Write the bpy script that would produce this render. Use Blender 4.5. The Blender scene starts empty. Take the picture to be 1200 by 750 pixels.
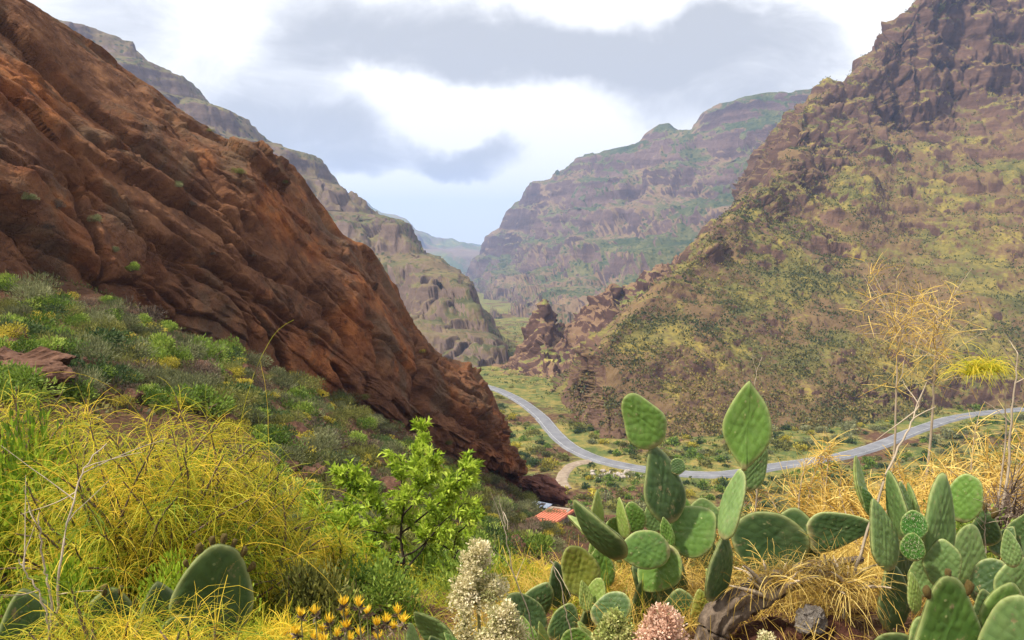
import bpy, math, random
import numpy as np
from mathutils import Vector, Matrix

# ---------------------------------------------------------------- camera
scene = bpy.context.scene
COL = scene.collection
FPX = 900.0                                   # focal length in photo pixels (1200 px wide)
PITCH = math.atan((375 - 278) / FPX)          # horizon sits at row 278 of 750
CP, SP = math.cos(PITCH), math.sin(PITCH)
cam_d = bpy.data.cameras.new('camera')
cam = bpy.data.objects.new('camera', cam_d)
COL.objects.link(cam)
cam_d.sensor_width = 36.0
cam_d.lens = 36.0 * FPX / 1200.0
cam_d.clip_start = 0.05
cam_d.clip_end = 30000
cam.location = (0, 0, 0)
cam.rotation_euler = (math.pi / 2 - PITCH, 0, 0)
scene.camera = cam
scene.render.resolution_x, scene.render.resolution_y = 1024, 640


def direction(px, py):
    u, v = (px - 600) / FPX, (375 - py) / FPX
    return Vector((u, CP + v * SP, -SP + v * CP))


def pix(px, py, D):
    d = direction(px, py)
    return d * (D / d.y)


# ---------------------------------------------------------------- sky, sun, exposure
SUN_EL, SUN_AZ = math.radians(54), math.radians(-110)     # azimuth from +Y, clockwise positive
sun_dir = Vector((math.sin(SUN_AZ) * math.cos(SUN_EL), math.cos(SUN_AZ) * math.cos(SUN_EL), math.sin(SUN_EL)))
sl = bpy.data.lights.new('sun', 'SUN')
sl.energy = 5.0
sl.angle = math.radians(3.5)
sl.color = (1.0, 0.93, 0.80)
so = bpy.data.objects.new('sun', sl)
COL.objects.link(so)
so.rotation_euler = sun_dir.to_track_quat('Z', 'Y').to_euler()

scene.view_settings.view_transform = 'Standard'
scene.view_settings.look = 'None'
scene.view_settings.exposure = 0.58
scene.view_settings.gamma = 1.0
scene.cycles.volume_bounces = 1
scene.cycles.max_bounces = 6
scene.cycles.transparent_max_bounces = 4


class NT:
    """small helper to write node trees"""
    def __init__(self, tree):
        self.t = tree
        tree.nodes.clear()

    def n(self, kind, **kw):
        nd = self.t.nodes.new(kind)
        for k, v in kw.items():
            setattr(nd, k, v)
        return nd

    def put(self, sock, val):
        if val is None:
            return
        if isinstance(val, bpy.types.NodeSocket):
            self.t.links.new(val, sock)
        else:
            if sock.type == 'RGBA' and len(val) == 3:
                val = (*val, 1)
            sock.default_value = val

    def math(self, op, a, b=None, c=None, clamp=False):
        nd = self.n('ShaderNodeMath', operation=op, use_clamp=clamp)
        self.put(nd.inputs[0], a)
        self.put(nd.inputs[1], b)
        self.put(nd.inputs[2], c)
        return nd.outputs[0]

    def vmath(self, op, a, b=None, out=0):
        nd = self.n('ShaderNodeVectorMath', operation=op)
        self.put(nd.inputs[0], a)
        self.put(nd.inputs[1], b)
        return nd.outputs[out]

    def mapping(self, vec, scale=(1, 1, 1), rot=(0, 0, 0), loc=(0, 0, 0)):
        nd = self.n('ShaderNodeMapping')
        self.put(nd.inputs['Vector'], vec)
        nd.inputs['Scale'].default_value = scale
        nd.inputs['Rotation'].default_value = rot
        nd.inputs['Location'].default_value = loc
        return nd.outputs[0]

    def noise(self, vec, scale, detail=4, rough=0.55, dist=0.0, color=False):
        nd = self.n('ShaderNodeTexNoise')
        self.put(nd.inputs['Vector'], vec)
        nd.inputs['Scale'].default_value = scale
        nd.inputs['Detail'].default_value = detail
        nd.inputs['Roughness'].default_value = rough
        nd.inputs['Distortion'].default_value = dist
        return nd.outputs[1 if color else 0]

    def voronoi(self, vec, scale, feature='F1', out='Distance', rand=1.0):
        nd = self.n('ShaderNodeTexVoronoi', feature=feature)
        self.put(nd.inputs['Vector'], vec)
        nd.inputs['Scale'].default_value = scale
        nd.inputs['Randomness'].default_value = rand
        return nd.outputs[out]

    def ramp(self, fac, stops, interp='LINEAR'):
        nd = self.n('ShaderNodeValToRGB')
        cr = nd.color_ramp
        cr.interpolation = interp
        while len(cr.elements) < len(stops):
            cr.elements.new(0.5)
        for e, (p, c) in zip(cr.elements, stops):
            e.position = p
            e.color = (c, c, c, 1) if isinstance(c, (int, float)) else (*c, 1)
        self.put(nd.inputs[0], fac)
        return nd.outputs[0]

    def mix(self, fac, a, b, blend='MIX'):
        nd = self.n('ShaderNodeMix', data_type='RGBA', blend_type=blend)
        self.put(nd.inputs[0], fac)
        self.put(nd.inputs[6], a)
        self.put(nd.inputs[7], b)
        return nd.outputs[2]

    def maprange(self, v, a, b, c=0.0, d=1.0, smooth=True):
        nd = self.n('ShaderNodeMapRange')
        if smooth:
            nd.interpolation_type = 'SMOOTHSTEP'
        self.put(nd.inputs[0], v)
        for i, x in enumerate((a, b, c, d)):
            nd.inputs[i + 1].default_value = x
        return nd.outputs[0]

    def attr(self, name, out='Fac'):
        nd = self.n('ShaderNodeAttribute', attribute_name=name)
        return nd.outputs[out]

    def bump(self, height, dist, strength=1.0, normal=None):
        nd = self.n('ShaderNodeBump')
        nd.inputs['Strength'].default_value = strength
        nd.inputs['Distance'].default_value = dist
        self.put(nd.inputs['Height'], height)
        self.put(nd.inputs['Normal'], normal)
        return nd.outputs[0]


world = bpy.data.worlds.new('World')
scene.world = world
world.use_nodes = True
w = NT(world.node_tree)
sky = w.n('ShaderNodeTexSky', sky_type='NISHITA')
sky.sun_disc = False
sky.sun_elevation = SUN_EL
sky.sun_rotation = SUN_AZ
sky.altitude = 600
gen = w.n('ShaderNodeTexCoord').outputs['Generated']
sepn = w.n('ShaderNodeSeparateXYZ')
w.put(sepn.inputs[0], gen)
zz = w.math('ADD', w.math('MAXIMUM', sepn.outputs[2], 0.0), 0.16)
comb = w.n('ShaderNodeCombineXYZ')
w.put(comb.inputs[0], w.math('DIVIDE', sepn.outputs[0], zz))
w.put(comb.inputs[1], w.math('DIVIDE', sepn.outputs[1], zz))
plane = comb.outputs[0]
warp = w.vmath('SUBTRACT', w.noise(gen, 5.0, 5, 0.55, color=True), (0.5, 0.5, 0.5))
ws = w.n('ShaderNodeVectorMath', operation='SCALE')
w.put(ws.inputs[0], warp)
ws.inputs['Scale'].default_value = 0.16
wd = w.vmath('ADD', gen, ws.outputs[0])


def cloud_bank(px, py, rx, ry, amp):
    """soft cloud bank centred on a sky direction; radii in photo pixels"""
    c = direction(px, py).normalized()
    dv = w.vmath('SUBTRACT', wd, tuple(c))
    dv = w.vmath('MULTIPLY', dv, (FPX / rx, FPX / rx, FPX / ry))
    ln = w.vmath('LENGTH', dv, out=1)
    return w.maprange(ln, 0.25, 1.25, amp, 0.0)


cl = w.math('MULTIPLY', w.math('SUBTRACT', w.noise(plane, 0.55, 5, 0.5, 0.3), 0.42), 1.3)
for args in ((560, 50, 330, 50, 0.75), (830, 90, 200, 65, 0.70), (340, 150, 170, 50, 0.75), (330, 90, 120, 25, 0.25), (560, 190, 85, 32, 0.75),
             (450, 200, 120, 26, 0.45), (120, 30, 120, 60, 0.40), (505, 130, 120, 40, -0.75), (680, 150, 75, 60, -0.8),
             (850, -10, 260, 42, -0.65), (560, 245, 340, 34, -1.1), (250, 30, 80, 40, -0.5)):
    cl = w.math('ADD', cl, cloud_bank(*args))
cl = w.math('ADD', cl, w.math('MULTIPLY', w.math('SUBTRACT', w.noise(w.mapping(gen, (1, 1, 2.2)), 6.0, 9, 0.66, 0.8), 0.5), 1.15))
grey = w.maprange(cl, 0.0, 0.9)
ccol = w.ramp(grey, [(0.0, (8.6, 8.45, 8.2)), (0.45, (6.4, 6.45, 6.55)), (1.0, (4.3, 4.4, 4.6))])
blue_gap = w.maprange(w.noise(plane, 0.8, 3, 0.5), 0.66, 0.8, 0.0, 0.35)
skyc = w.mix(blue_gap, ccol, sky.outputs[0])
bg = w.n('ShaderNodeBackground')
w.put(bg.inputs[0], skyc)
bg.inputs[1].default_value = 0.1
wo = w.n('ShaderNodeOutputWorld')
w.t.links.new(bg.outputs[0], wo.inputs[0])

# ---------------------------------------------------------------- numpy noise
rng = np.random.default_rng(7)
random.seed(7)
_G = np.array([(1, 1, 0), (-1, 1, 0), (1, -1, 0), (-1, -1, 0), (1, 0, 1), (-1, 0, 1), (1, 0, -1), (-1, 0, -1),
               (0, 1, 1), (0, -1, 1), (0, 1, -1), (0, -1, -1), (1, 1, 0), (-1, 1, 0), (0, -1, 1), (0, -1, -1)], np.float32)
_P = rng.permutation(256).astype(np.int32)
_P = np.concatenate([_P, _P, _P])


def pnoise(p):
    p = np.asarray(p, np.float64)
    i = np.floor(p).astype(np.int64)
    f = (p - i).astype(np.float32)
    i &= 255
    u = f * f * f * (f * (f * 6 - 15) + 10)
    r = 0
    for dx in (0, 1):
        wx = u[:, 0] if dx else 1 - u[:, 0]
        a = _P[(i[:, 0] + dx) & 255]
        for dy in (0, 1):
            wy = u[:, 1] if dy else 1 - u[:, 1]
            b = _P[a + ((i[:, 1] + dy) & 255)]
            for dz in (0, 1):
                wz = u[:, 2] if dz else 1 - u[:, 2]
                g = _G[_P[b + ((i[:, 2] + dz) & 255)] & 15]
                dot = g[:, 0] * (f[:, 0] - dx) + g[:, 1] * (f[:, 1] - dy) + g[:, 2] * (f[:, 2] - dz)
                r = r + wx * wy * wz * dot
    return r


def fbm(p, octaves=5, gain=0.5, lac=2.03):
    a, s, r = 1.0, np.asarray(p, np.float64), 0
    for k in range(octaves):
        r = r + a * pnoise(s + 17.3 * k)
        a *= gain
        s = s * lac
    return r


def ridged(p, octaves=4, gain=0.5, lac=2.07):
    a, s, r = 1.0, np.asarray(p, np.float64), 0
    for k in range(octaves):
        r = r + a * (0.5 - np.abs(pnoise(s + 9.7 * k)) * 1.6)
        a *= gain
        s = s * lac
    return r


def blocks(p, facet=False):
    """random value per Voronoi block (sharp steps between blocks) and the distance to the block edge"""
    p = np.asarray(p, np.float64)
    i = np.floor(p).astype(np.int64)
    f = p - i
    best = np.full(len(p), 9.0)
    second = np.full(len(p), 9.0)
    val = np.zeros(len(p))
    tilt = np.zeros(len(p))
    for dx in (-1, 0, 1):
        for dy in (-1, 0, 1):
            for dz in (-1, 0, 1):
                h = _P[_P[_P[(i[:, 0] + dx) & 255] + ((i[:, 1] + dy) & 255)] + ((i[:, 2] + dz) & 255)]
                ox, oy, oz = _P[h] / 255.0, _P[h + 71] / 255.0, _P[h + 139] / 255.0
                d = (dx + ox - f[:, 0]) ** 2 + (dy + oy - f[:, 1]) ** 2 + (dz + oz - f[:, 2]) ** 2
                c = d < best
                second = np.where(c, best, np.minimum(second, d))
                best = np.where(c, d, best)
                val = np.where(c, _P[h + 200] / 127.5 - 1.0, val)
                if facet:                             # each block face leans its own way
                    tl = (_P[h + 31] / 127.5 - 1.0) * (f[:, 0] - dx - ox) + (_P[h + 93] / 127.5 - 1.0) * (f[:, 1] - dy - oy) + (_P[h + 157] / 127.5 - 1.0) * (f[:, 2] - dz - oz)
                    tilt = np.where(c, tl, tilt)
    if facet:
        return 0.55 * val + 1.5 * tilt, np.sqrt(second) - np.sqrt(best)
    return val, np.sqrt(second) - np.sqrt(best)


def sstep(a, b, x):
    t = np.clip((x - a) / (b - a), 0, 1)
    return t * t * (3 - 2 * t)


# ---------------------------------------------------------------- objects
def tag(o, label=None, cat=None, group=None, kind=None):
    for k, v in (('label', label), ('category', cat), ('group', group), ('kind', kind)):
        if v:
            o[k] = v
    return o


def np_mesh(name, V, F, mats, smooth=True, attrs=None, mat_idx=None):
    """mesh from numpy arrays: V (n,3), F (m,k)"""
    me = bpy.data.meshes.new(name)
    V = np.ascontiguousarray(V, np.float32)
    F = np.ascontiguousarray(F, np.int32)
    m, k = F.shape
    me.vertices.add(len(V))
    me.vertices.foreach_set('co', V.ravel())
    me.loops.add(m * k)
    me.loops.foreach_set('vertex_index', F.ravel())
    me.polygons.add(m)
    me.polygons.foreach_set('loop_start', np.arange(0, m * k, k, dtype=np.int32))
    me.polygons.foreach_set('loop_total', np.full(m, k, np.int32))
    if smooth:
        me.polygons.foreach_set('use_smooth', np.ones(m, bool))
    for mm in (mats if isinstance(mats, (list, tuple)) else [mats]):
        me.materials.append(mm)
    if mat_idx is not None:
        me.polygons.foreach_set('material_index', np.asarray(mat_idx, np.int32))
    for nm, arr in (attrs or {}).items():
        at = me.attributes.new(nm, 'FLOAT', 'POINT')
        at.data.foreach_set('value', np.ascontiguousarray(arr, np.float32))
    me.update()
    return me


def link(name, me, parent=None, loc=None, mw=None):
    o = bpy.data.objects.new(name, me)
    COL.objects.link(o)
    if parent is not None:
        o.parent = parent
    if loc is not None:
        o.location = loc
    if mw is not None:
        o.matrix_local = mw
    return o


def empty(name, loc=(0, 0, 0), rz=0):
    o = bpy.data.objects.new(name, None)
    COL.objects.link(o)
    o.location = loc
    o.rotation_euler = (0, 0, rz)
    o.empty_display_size = 0.1
    return o


def grid_faces(nu, nv):
    j, i = np.meshgrid(np.arange(nv - 1), np.arange(nu - 1), indexing='ij')
    a = (j * nu + i).ravel()
    return np.stack([a, a + 1, a + 1 + nu, a + nu], 1)


def grid_normals(P, nu, nv):
    G = P.reshape(nv, nu, 3)
    du = np.gradient(G, axis=1)
    dv = np.gradient(G, axis=0)
    n = np.cross(du, dv)
    n /= np.linalg.norm(n, axis=2, keepdims=True) + 1e-9
    return n.reshape(-1, 3)


def cr_interp(A, n, power=0.0):
    """Catmull-Rom resample of A along axis 0 to n samples"""
    m = A.shape[0]
    t = np.linspace(0, m - 1, n)
    k = np.clip(t.astype(int), 0, m - 2)
    f = (t - k).reshape((-1,) + (1,) * (A.ndim - 1))
    g = lambda q: A[np.clip(q, 0, m - 1)]
    p0, p1, p2, p3 = g(k - 1), g(k), g(k + 1), g(k + 2)
    p0 = np.where((k == 0).reshape(f.shape), 2 * p1 - p2, p0)
    p3 = np.where((k == m - 2).reshape(f.shape), 2 * p2 - p1, p3)
    tau = 0.38
    m1, m2 = tau * (p2 - p0), tau * (p3 - p1)
    f2, f3 = f * f, f * f * f
    return (2 * f3 - 3 * f2 + 1) * p1 + (f3 - 2 * f2 + f) * m1 + (-2 * f3 + 3 * f2) * p2 + (f3 - f2) * m2


def loft(rows, nu, nv, row_share=None):
    """smooth surface through rows of control points; nu across, nv down. row_share: how the nv samples are shared between row gaps"""
    A = np.array([[tuple(p) for p in r] for r in rows], float)     # rows, cols, 3
    m = A.shape[0]
    if row_share is None:
        row_share = [1] * (m - 1)
    dense = cr_interp(A, (m - 1) * 60 + 1)
    cs = np.concatenate([[0], np.cumsum(row_share)]) / sum(row_share)
    t = np.interp(np.linspace(0, 1, nv), cs, np.arange(m)) * 60
    k = np.clip(t.astype(int), 0, dense.shape[0] - 2)
    f = (t - k)[:, None, None]
    B = dense[k] * (1 - f) + dense[k + 1] * f                       # nv, cols, 3
    # even spacing across by image arc length of the mean row
    C = cr_interp(B.transpose(1, 0, 2), (A.shape[1] - 1) * 40 + 1)
    step = np.linalg.norm(np.diff(C, axis=0), axis=2).mean(1)
    s = np.concatenate([[0], np.cumsum(step)])
    tt = np.interp(np.linspace(0, s[-1], nu), s, np.arange(len(s)))
    k = np.clip(tt.astype(int), 0, C.shape[0] - 2)
    f = (tt - k)[:, None, None]
    D = C[k] * (1 - f) + C[k + 1] * f
    return D.transpose(1, 0, 2).reshape(-1, 3)


def terrace(z, h, wob, bench=0.62, rise=0.28):
    t = z / h + wob
    k = np.floor(t)
    f = t - k
    g = np.where(f < bench, f * rise / bench, rise + (f - bench) * (1 - rise) / (1 - bench))
    return (k + g - wob) * h


# ---------------------------------------------------------------- materials of rock and ground
def principled(name, rough=0.9, spec=0.2):
    m = bpy.data.materials.new(name)
    m.use_nodes = True
    t = NT(m.node_tree)
    b = t.n('ShaderNodeBsdfPrincipled')
    b.inputs['Roughness'].default_value = rough
    b.inputs['Specular IOR Level'].default_value = spec
    o = t.n('ShaderNodeOutputMaterial')
    m.node_tree.links.new(b.outputs[0], o.inputs[0])
    return m, t, b


def mat_mountain(name, rock, soil, veg, s, bump, dots=True):
    """rock, soil, veg: lists of colours; s: metres of the middle features"""
    m, t, b = principled(name, 0.95, 0.1)
    co = t.n('ShaderNodeTexCoord').outputs['Object']
    nlow = t.noise(co, 0.35 / s, 3, 0.5)
    nmid = t.noise(co, 1.0 / s, 8, 0.62)
    nfine = t.noise(co, 6.0 / s, 6, 0.65)
    layer = t.noise(t.mapping(co, (0.12, 0.12, 1.6)), 1.0 / s, 6, 0.6, 0.4)
    rk = t.ramp(t.math('ADD', t.math('MULTIPLY', layer, 0.75), t.math('MULTIPLY', nfine, 0.25)), [(0.30, rock[0]), (0.5, rock[1]), (0.70, rock[2])])
    sl_ = t.ramp(t.math('ADD', t.math('MULTIPLY', nmid, 0.7), t.math('MULTIPLY', nfine, 0.3)), [(0.3, soil[0]), (0.7, soil[1])])
    vg = t.ramp(t.math('ADD', t.math('MULTIPLY', nlow, 0.25), t.math('ADD', t.math('MULTIPLY', nmid, 0.45), t.math('MULTIPLY', nfine, 0.30))), [(0.38, veg[0]), (0.5, veg[1]), (0.64, veg[2])])
    vf = t.math('ADD', t.attr('veg'), t.math('ADD', t.math('MULTIPLY', t.math('SUBTRACT', nmid, 0.5), 1.1), t.math('MULTIPLY', t.math('SUBTRACT', nfine, 0.5), 1.5)))
    rf = t.math('ADD', t.attr('rock'), t.math('MULTIPLY', t.math('SUBTRACT', nfine, 0.5), 1.2))
    c = t.mix(t.maprange(vf, 0.35, 0.65), sl_, vg)
    if dots:
        d = t.voronoi(co, 5.0 / s)
        dm = t.math('MULTIPLY', t.maprange(d, 0.42, 0.22), t.maprange(t.math('ADD', nlow, t.math('MULTIPLY', t.attr('veg'), 0.3)), 0.45, 0.7))
        c = t.mix(dm, c, veg[0])
    c = t.mix(t.maprange(rf, 0.35, 0.65), c, rk)
    b.inputs['Base Color'].default_value = (0.2, 0.15, 0.1, 1)
    t.put(b.inputs['Base Color'], c)
    h = t.math('ADD', t.math('MULTIPLY', nmid, 0.6), t.math('MULTIPLY', nfine, 0.4))
    h = t.math('ADD', h, t.math('MULTIPLY', layer, 0.5))
    t.put(b.inputs['Normal'], t.bump(h, bump))
    return m
# ---------------------------------------------------------------- ground heightfield
FLOOR0 = -60.0


def floor_z(y):
    return FLOOR0 - 0.07 * np.clip(y - 250, 0, 450) - 0.04 * np.clip(y - 700, 0, 800) - 0.02 * np.maximum(y - 1500, 0)


_cp = [pix(*a) for a in (
    # foot of the red cliff
    (-200, 300, 30), (0, 318, 35), (60, 335, 37), (140, 352, 40), (200, 390, 44), (270, 415, 48), (330, 443, 52), (400, 473, 57),
    (470, 507, 62), (530, 540, 68), (580, 562, 73), (604, 574, 78),
    # slope
    (-100, 440, 14), (0, 450, 17), (100, 470, 18), (200, 475, 21), (300, 505, 23), (400, 540, 28), (500, 575, 38), (570, 605, 46),
    (470, 640, 18), (560, 650, 26), (610, 640, 50), (640, 622, 84), (655, 600, 96), (600, 700, 14),
    (100, 800, 4.5), (280, 780, 4.5), (480, 715, 9), (560, 800, 4.5), (200, 640, 9), (350, 640, 12), (420, 700, 7.5),
    (700, 770, 4.2), (850, 735, 4.4), (1000, 735, 4.4), (1200, 750, 4.0), (900, 690, 5.2), (1100, 690, 5.0), (700, 700, 6.0),
    (760, 720, 9), (900, 720, 9), (1100, 700, 9), (1250, 690, 9), (900, 725, 20), (1200, 700, 20), (700, 720, 22),
    (800, 660, 55), (1100, 640, 60), (1300, 620, 60), (700, 650, 60), (760, 615, 100), (1000, 605, 100), (1300, 590, 110), (900, 588, 150), (1300, 570, 160), (690, 600, 150))]
_cp += [Vector(p) for p in ((0, 0, -1.62), (-1.5, 1, -1.7), (1.5, 1, -1.65), (0, -8, -0.6), (-9, -8, 0.5), (9, -8, -1.2), (-16, 8, -0.5), (14, 4, -2.5),
                            (-45, 20, 6), (-50, 60, 10), (-70, 110, 8), (-35, 100, -8), (-12, 108, -25), (-5, 125, -42), (-40, 150, -20),
                            (60, 10, -10), (80, 60, -30), (110, 120, -50))]
_cp = np.array([tuple(p) for p in _cp])


def _tps(r2):
    return 0.5 * r2 * np.log(r2 + 1e-6)


_n = len(_cp)
_S = 30.0
_X = _cp[:, :2] / _S
_K = _tps(((_X[:, None] - _X[None]) ** 2).sum(2)) + np.eye(_n) * 0.0004
_A = np.zeros((_n + 3, _n + 3))
_A[:_n, :_n] = _K
_A[:_n, _n] = 1
_A[:_n, _n + 1:] = _X
_A[_n:, :_n] = _A[:_n, _n:].T
_W = np.linalg.solve(_A, np.concatenate([_cp[:, 2], np.zeros(3)]))


def hill_z(x, y):
    q = np.stack([x, y], 1) / _S
    out = np.empty(len(q))
    for a in range(0, len(q), 20000):
        b = q[a:a + 20000]
        out[a:a + 20000] = _tps(((b[:, None] - _X[None]) ** 2).sum(2)) @ _W[:_n] + _W[_n] + b @ _W[_n + 1:]
    return out


def smooth_ground(x, y):
    zf = floor_z(y)
    z = np.array(zf)
    near = (y < 190) & (np.abs(x) < 260)
    h = hill_z(x[near], y[near])
    h = np.minimum(h, 14)
    wy = 1 - sstep(130, 180, y[near])
    wx = 1 - sstep(150, 240, np.abs(x[near]))
    d = h - zf[near]
    sm = 0.5 * (d + np.sqrt(d * d + 9.0)) - 0.5 * np.sqrt(9.0) * 0
    z[near] = zf[near] + sm * wy * wx
    return z


def ground_pt(px, py):
    """where the ray of a photo pixel meets the ground"""
    d = direction(px, py)
    D = np.concatenate([np.arange(3, 60, 0.25), np.arange(60, 420, 1.0), np.arange(420, 2500, 8.0)])
    x, z = d.x / d.y * D, d.z / d.y * D
    g = smooth_ground(x, D)
    k = np.argmax(z < g)
    return Vector((x[k], D[k], g[k]))


# road centre line, traced on the ground
ROAD_PX = [(520, 436), (540, 441), (553, 447), (570, 453), (588, 459), (608, 469), (625, 481), (638, 493), (647, 504), (656, 514), (670, 525), (690, 535),
           (715, 543), (745, 549), (790, 555), (835, 557), (870, 554), (910, 547), (950, 541), (990, 534), (1030, 522), (1070, 506), (1110, 492), (1150, 485), (1220, 478), (1300, 470)]


def floor_pt(px, py):
    d = direction(px, py)
    D = np.arange(100, 900, 0.5)
    k = np.argmax(d.z / d.y * D < floor_z(D))
    return np.array((d.x / d.y * D[k], D[k]))


ROAD = cr_interp(np.array([floor_pt(*p) for p in ROAD_PX]), 700)
TRACK = cr_interp(np.array([floor_pt(*p) for p in ((692, 541), (678, 543), (668, 547), (661, 554), (658, 563), (664, 574))]), 60)


def dist_to(line, x, y, step=3):
    L = line[::step]
    out = np.full(len(x), 1e9)
    for a in range(0, len(x), 20000):
        out[a:a + 20000] = np.sqrt(((x[a:a + 20000, None] - L[None, :, 0]) ** 2 + (y[a:a + 20000, None] - L[None, :, 1]) ** 2).min(1))
    return out


def ground_z(x, y, want_d=False):
    x, y = np.asarray(x, float), np.asarray(y, float)
    z = smooth_ground(x, y)
    p = np.stack([x, y, np.zeros_like(x)], 1)
    r = np.sqrt(x * x + y * y)
    d = np.full(len(x), 1e3)
    m = (y > 130) & (y < 500)
    d[m] = np.minimum(dist_to(ROAD, x[m], y[m]), dist_to(TRACK, x[m], y[m]) + 2.5)
    flat = sstep(4.0, 16.0, d)
    amp = np.clip(r / 60, 0.12, 1.0)
    z = z + flat * amp * (1.6 * fbm(p / 22, 4) + 0.5 * fbm(p / 4.0 + 5, 4))
    z = z + 0.10 * fbm(p / 0.7 + 9, 3) * np.clip(1 - r / 80, 0, 1)
    z = z - (1 - sstep(3.0, 7.0, d)) * 0.15
    return (z, d) if want_d else z


gr_nu, gr_nv = 350, 320
yy = -10 + 3.0 * np.exp(np.linspace(0, math.log(7600 / 3.0), gr_nv))
aa = np.linspace(-1.45, 1.45, gr_nu)
GX = (aa[None] * (yy[:, None] + 13)).ravel()
GY = np.repeat(yy, gr_nu)
GZ, GD = ground_z(GX, GY, True)
GP = np.stack([GX, GY, GZ], 1)
n_ = grid_normals(GP, gr_nu, gr_nv)
slope = 1 - np.abs(n_[:, 2])
vv = 0.5 + 0.9 * fbm(GP / 30, 4) + 0.25 * (GY > 150)
gm, t, b = principled('ground_soil', 0.95, 0.1)
co = t.n('ShaderNodeTexCoord').outputs['Object']
n1, n2, n3, n4 = t.noise(co, 0.05, 4), t.noise(co, 0.6, 6, 0.6), t.noise(co, 5, 6, 0.65), t.noise(co, 0.16, 6, 0.62)
soil = t.ramp(t.math('ADD', t.math('MULTIPLY', n2, 0.6), t.math('MULTIPLY', n3, 0.4)), [(0.3, (0.040, 0.021, 0.013)), (0.5, (0.095, 0.048, 0.027)), (0.72, (0.19, 0.11, 0.062))])
grass = t.ramp(t.math('ADD', t.math('MULTIPLY', n4, 0.65), t.math('MULTIPLY', n2, 0.35)),
               [(0.32, (0.040, 0.066, 0.018)), (0.46, (0.095, 0.115, 0.030)), (0.58, (0.23, 0.18, 0.052)), (0.74, (0.33, 0.215, 0.10))])
vf = t.math('ADD', t.attr('veg'), t.math('MULTIPLY', t.math('SUBTRACT', n2, 0.5), 1.2))
c = t.mix(t.maprange(vf, 0.3, 0.75), soil, grass)
t.put(b.inputs['Base Color'], c)
t.put(b.inputs['Normal'], t.bump(t.math('ADD', n2, t.math('MULTIPLY', n3, 0.4)), 0.35))
near_red = sstep(90, 140, GY)
ground = tag(link('ground', np_mesh('ground', GP, grid_faces(gr_nu, gr_nv), gm, attrs={'veg': vv * (0.35 + 0.65 * near_red)})), kind='structure')


# ---------------------------------------------------------------- road and track
def ribbon(name, line, half, mat, lift, nacross=7, skirt=True):
    tan = np.gradient(line, axis=0)
    tan /= np.linalg.norm(tan, axis=1, keepdims=True)
    nrm = np.stack([-tan[:, 1], tan[:, 0]], 1)
    zc = smooth_ground(line[:, 0], line[:, 1])
    offs = np.linspace(-half, half, nacross)
    P = []
    for o in offs:
        ob = o + (0.28 * fbm(np.column_stack([line / 5.0 + o, 0 * zc]), 3) if abs(o) == half else 0 * zc)      # worn, uneven edge
        P.append(np.column_stack([line + nrm * ob[:, None], zc + lift - 0.02 * abs(o)]))
    if skirt:
        P.insert(0, np.column_stack([line + nrm * (-half - 1.2), zc - 0.9]))
        P.append(np.column_stack([line + nrm * (half + 1.2), zc - 0.9]))
    P = np.array(P)
    return tag(link(name, np_mesh(name, P.reshape(-1, 3), grid_faces(len(line), len(P)), mat)), kind='structure')


rm, t, b = principled('asphalt', 0.95, 0.08)
co = t.n('ShaderNodeTexCoord').outputs['Object']
c = t.ramp(t.noise(co, 0.25, 6, 0.6), [(0.3, (0.12, 0.122, 0.135)), (0.7, (0.20, 0.20, 0.215))])
c = t.mix(t.maprange(t.noise(co, 3.0, 4, 0.7), 0.5, 0.8, 0, 0.5), c, (0.13, 0.13, 0.14))
t.put(b.inputs['Base Color'], c)
road = ribbon('road', ROAD, 2.0, rm, 0.35)
lm, t, b = principled('road_paint', 0.6)
co = t.n('ShaderNodeTexCoord').outputs['Object']
t.put(b.inputs['Base Color'], t.mix(t.maprange(t.noise(co, 2.0, 3), 0.4, 0.6), (0.45, 0.45, 0.44), (0.26, 0.26, 0.27)))


def strip(name, line, off, half, mat, lift, sel=None):
    tan = np.gradient(line, axis=0)
    tan /= np.linalg.norm(tan, axis=1, keepdims=True)
    nrm = np.stack([-tan[:, 1], tan[:, 0]], 1)
    zc = smooth_ground(line[:, 0], line[:, 1]) + lift
    P = np.concatenate([np.column_stack([line + nrm * (off - half), zc - 0.02 * abs(off - half)]), np.column_stack([line + nrm * (off + half), zc - 0.02 * abs(off + half)])])
    me = np_mesh(name, P, grid_faces(len(line), 2), mat)
    o = link(name, me)
    o.parent = road
    return o


for s_ in (-1.75, 1.75):
    strip('edge_line', ROAD, s_, 0.06, lm, 0.356)
tm, t, b = principled('dirt', 0.95, 0.1)
co = t.n('ShaderNodeTexCoord').outputs['Object']
t.put(b.inputs['Base Color'], t.ramp(t.noise(co, 0.7, 5, 0.6), [(0.3, (0.19, 0.14, 0.10)), (0.7, (0.31, 0.25, 0.19))]))
track = ribbon('dirt_track', TRACK, 1.15, tm, 0.22, skirt=True)

# ---------------------------------------------------------------- mountains
ROCK_P = [(0.035, 0.025, 0.027), (0.095, 0.062, 0.056), (0.20, 0.135, 0.112)]
SOIL_P = [(0.13, 0.085, 0.055), (0.25, 0.17, 0.10)]
VEG_P = [(0.035, 0.055, 0.018), (0.11, 0.125, 0.035), (0.30, 0.25, 0.065)]


def below(r, fwd=12, down=14):
    return [p + Vector((0, -fwd, -down)) for p in r]


def behind(r, back, down):
    return [p + Vector((0, back, -down)) for p in r]


def pts(*a):
    return [pix(*p) for p in a]


def pts_back(dy, *a):
    return [pix(*p) + Vector((0, dy, 0)) for p in a]


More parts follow.
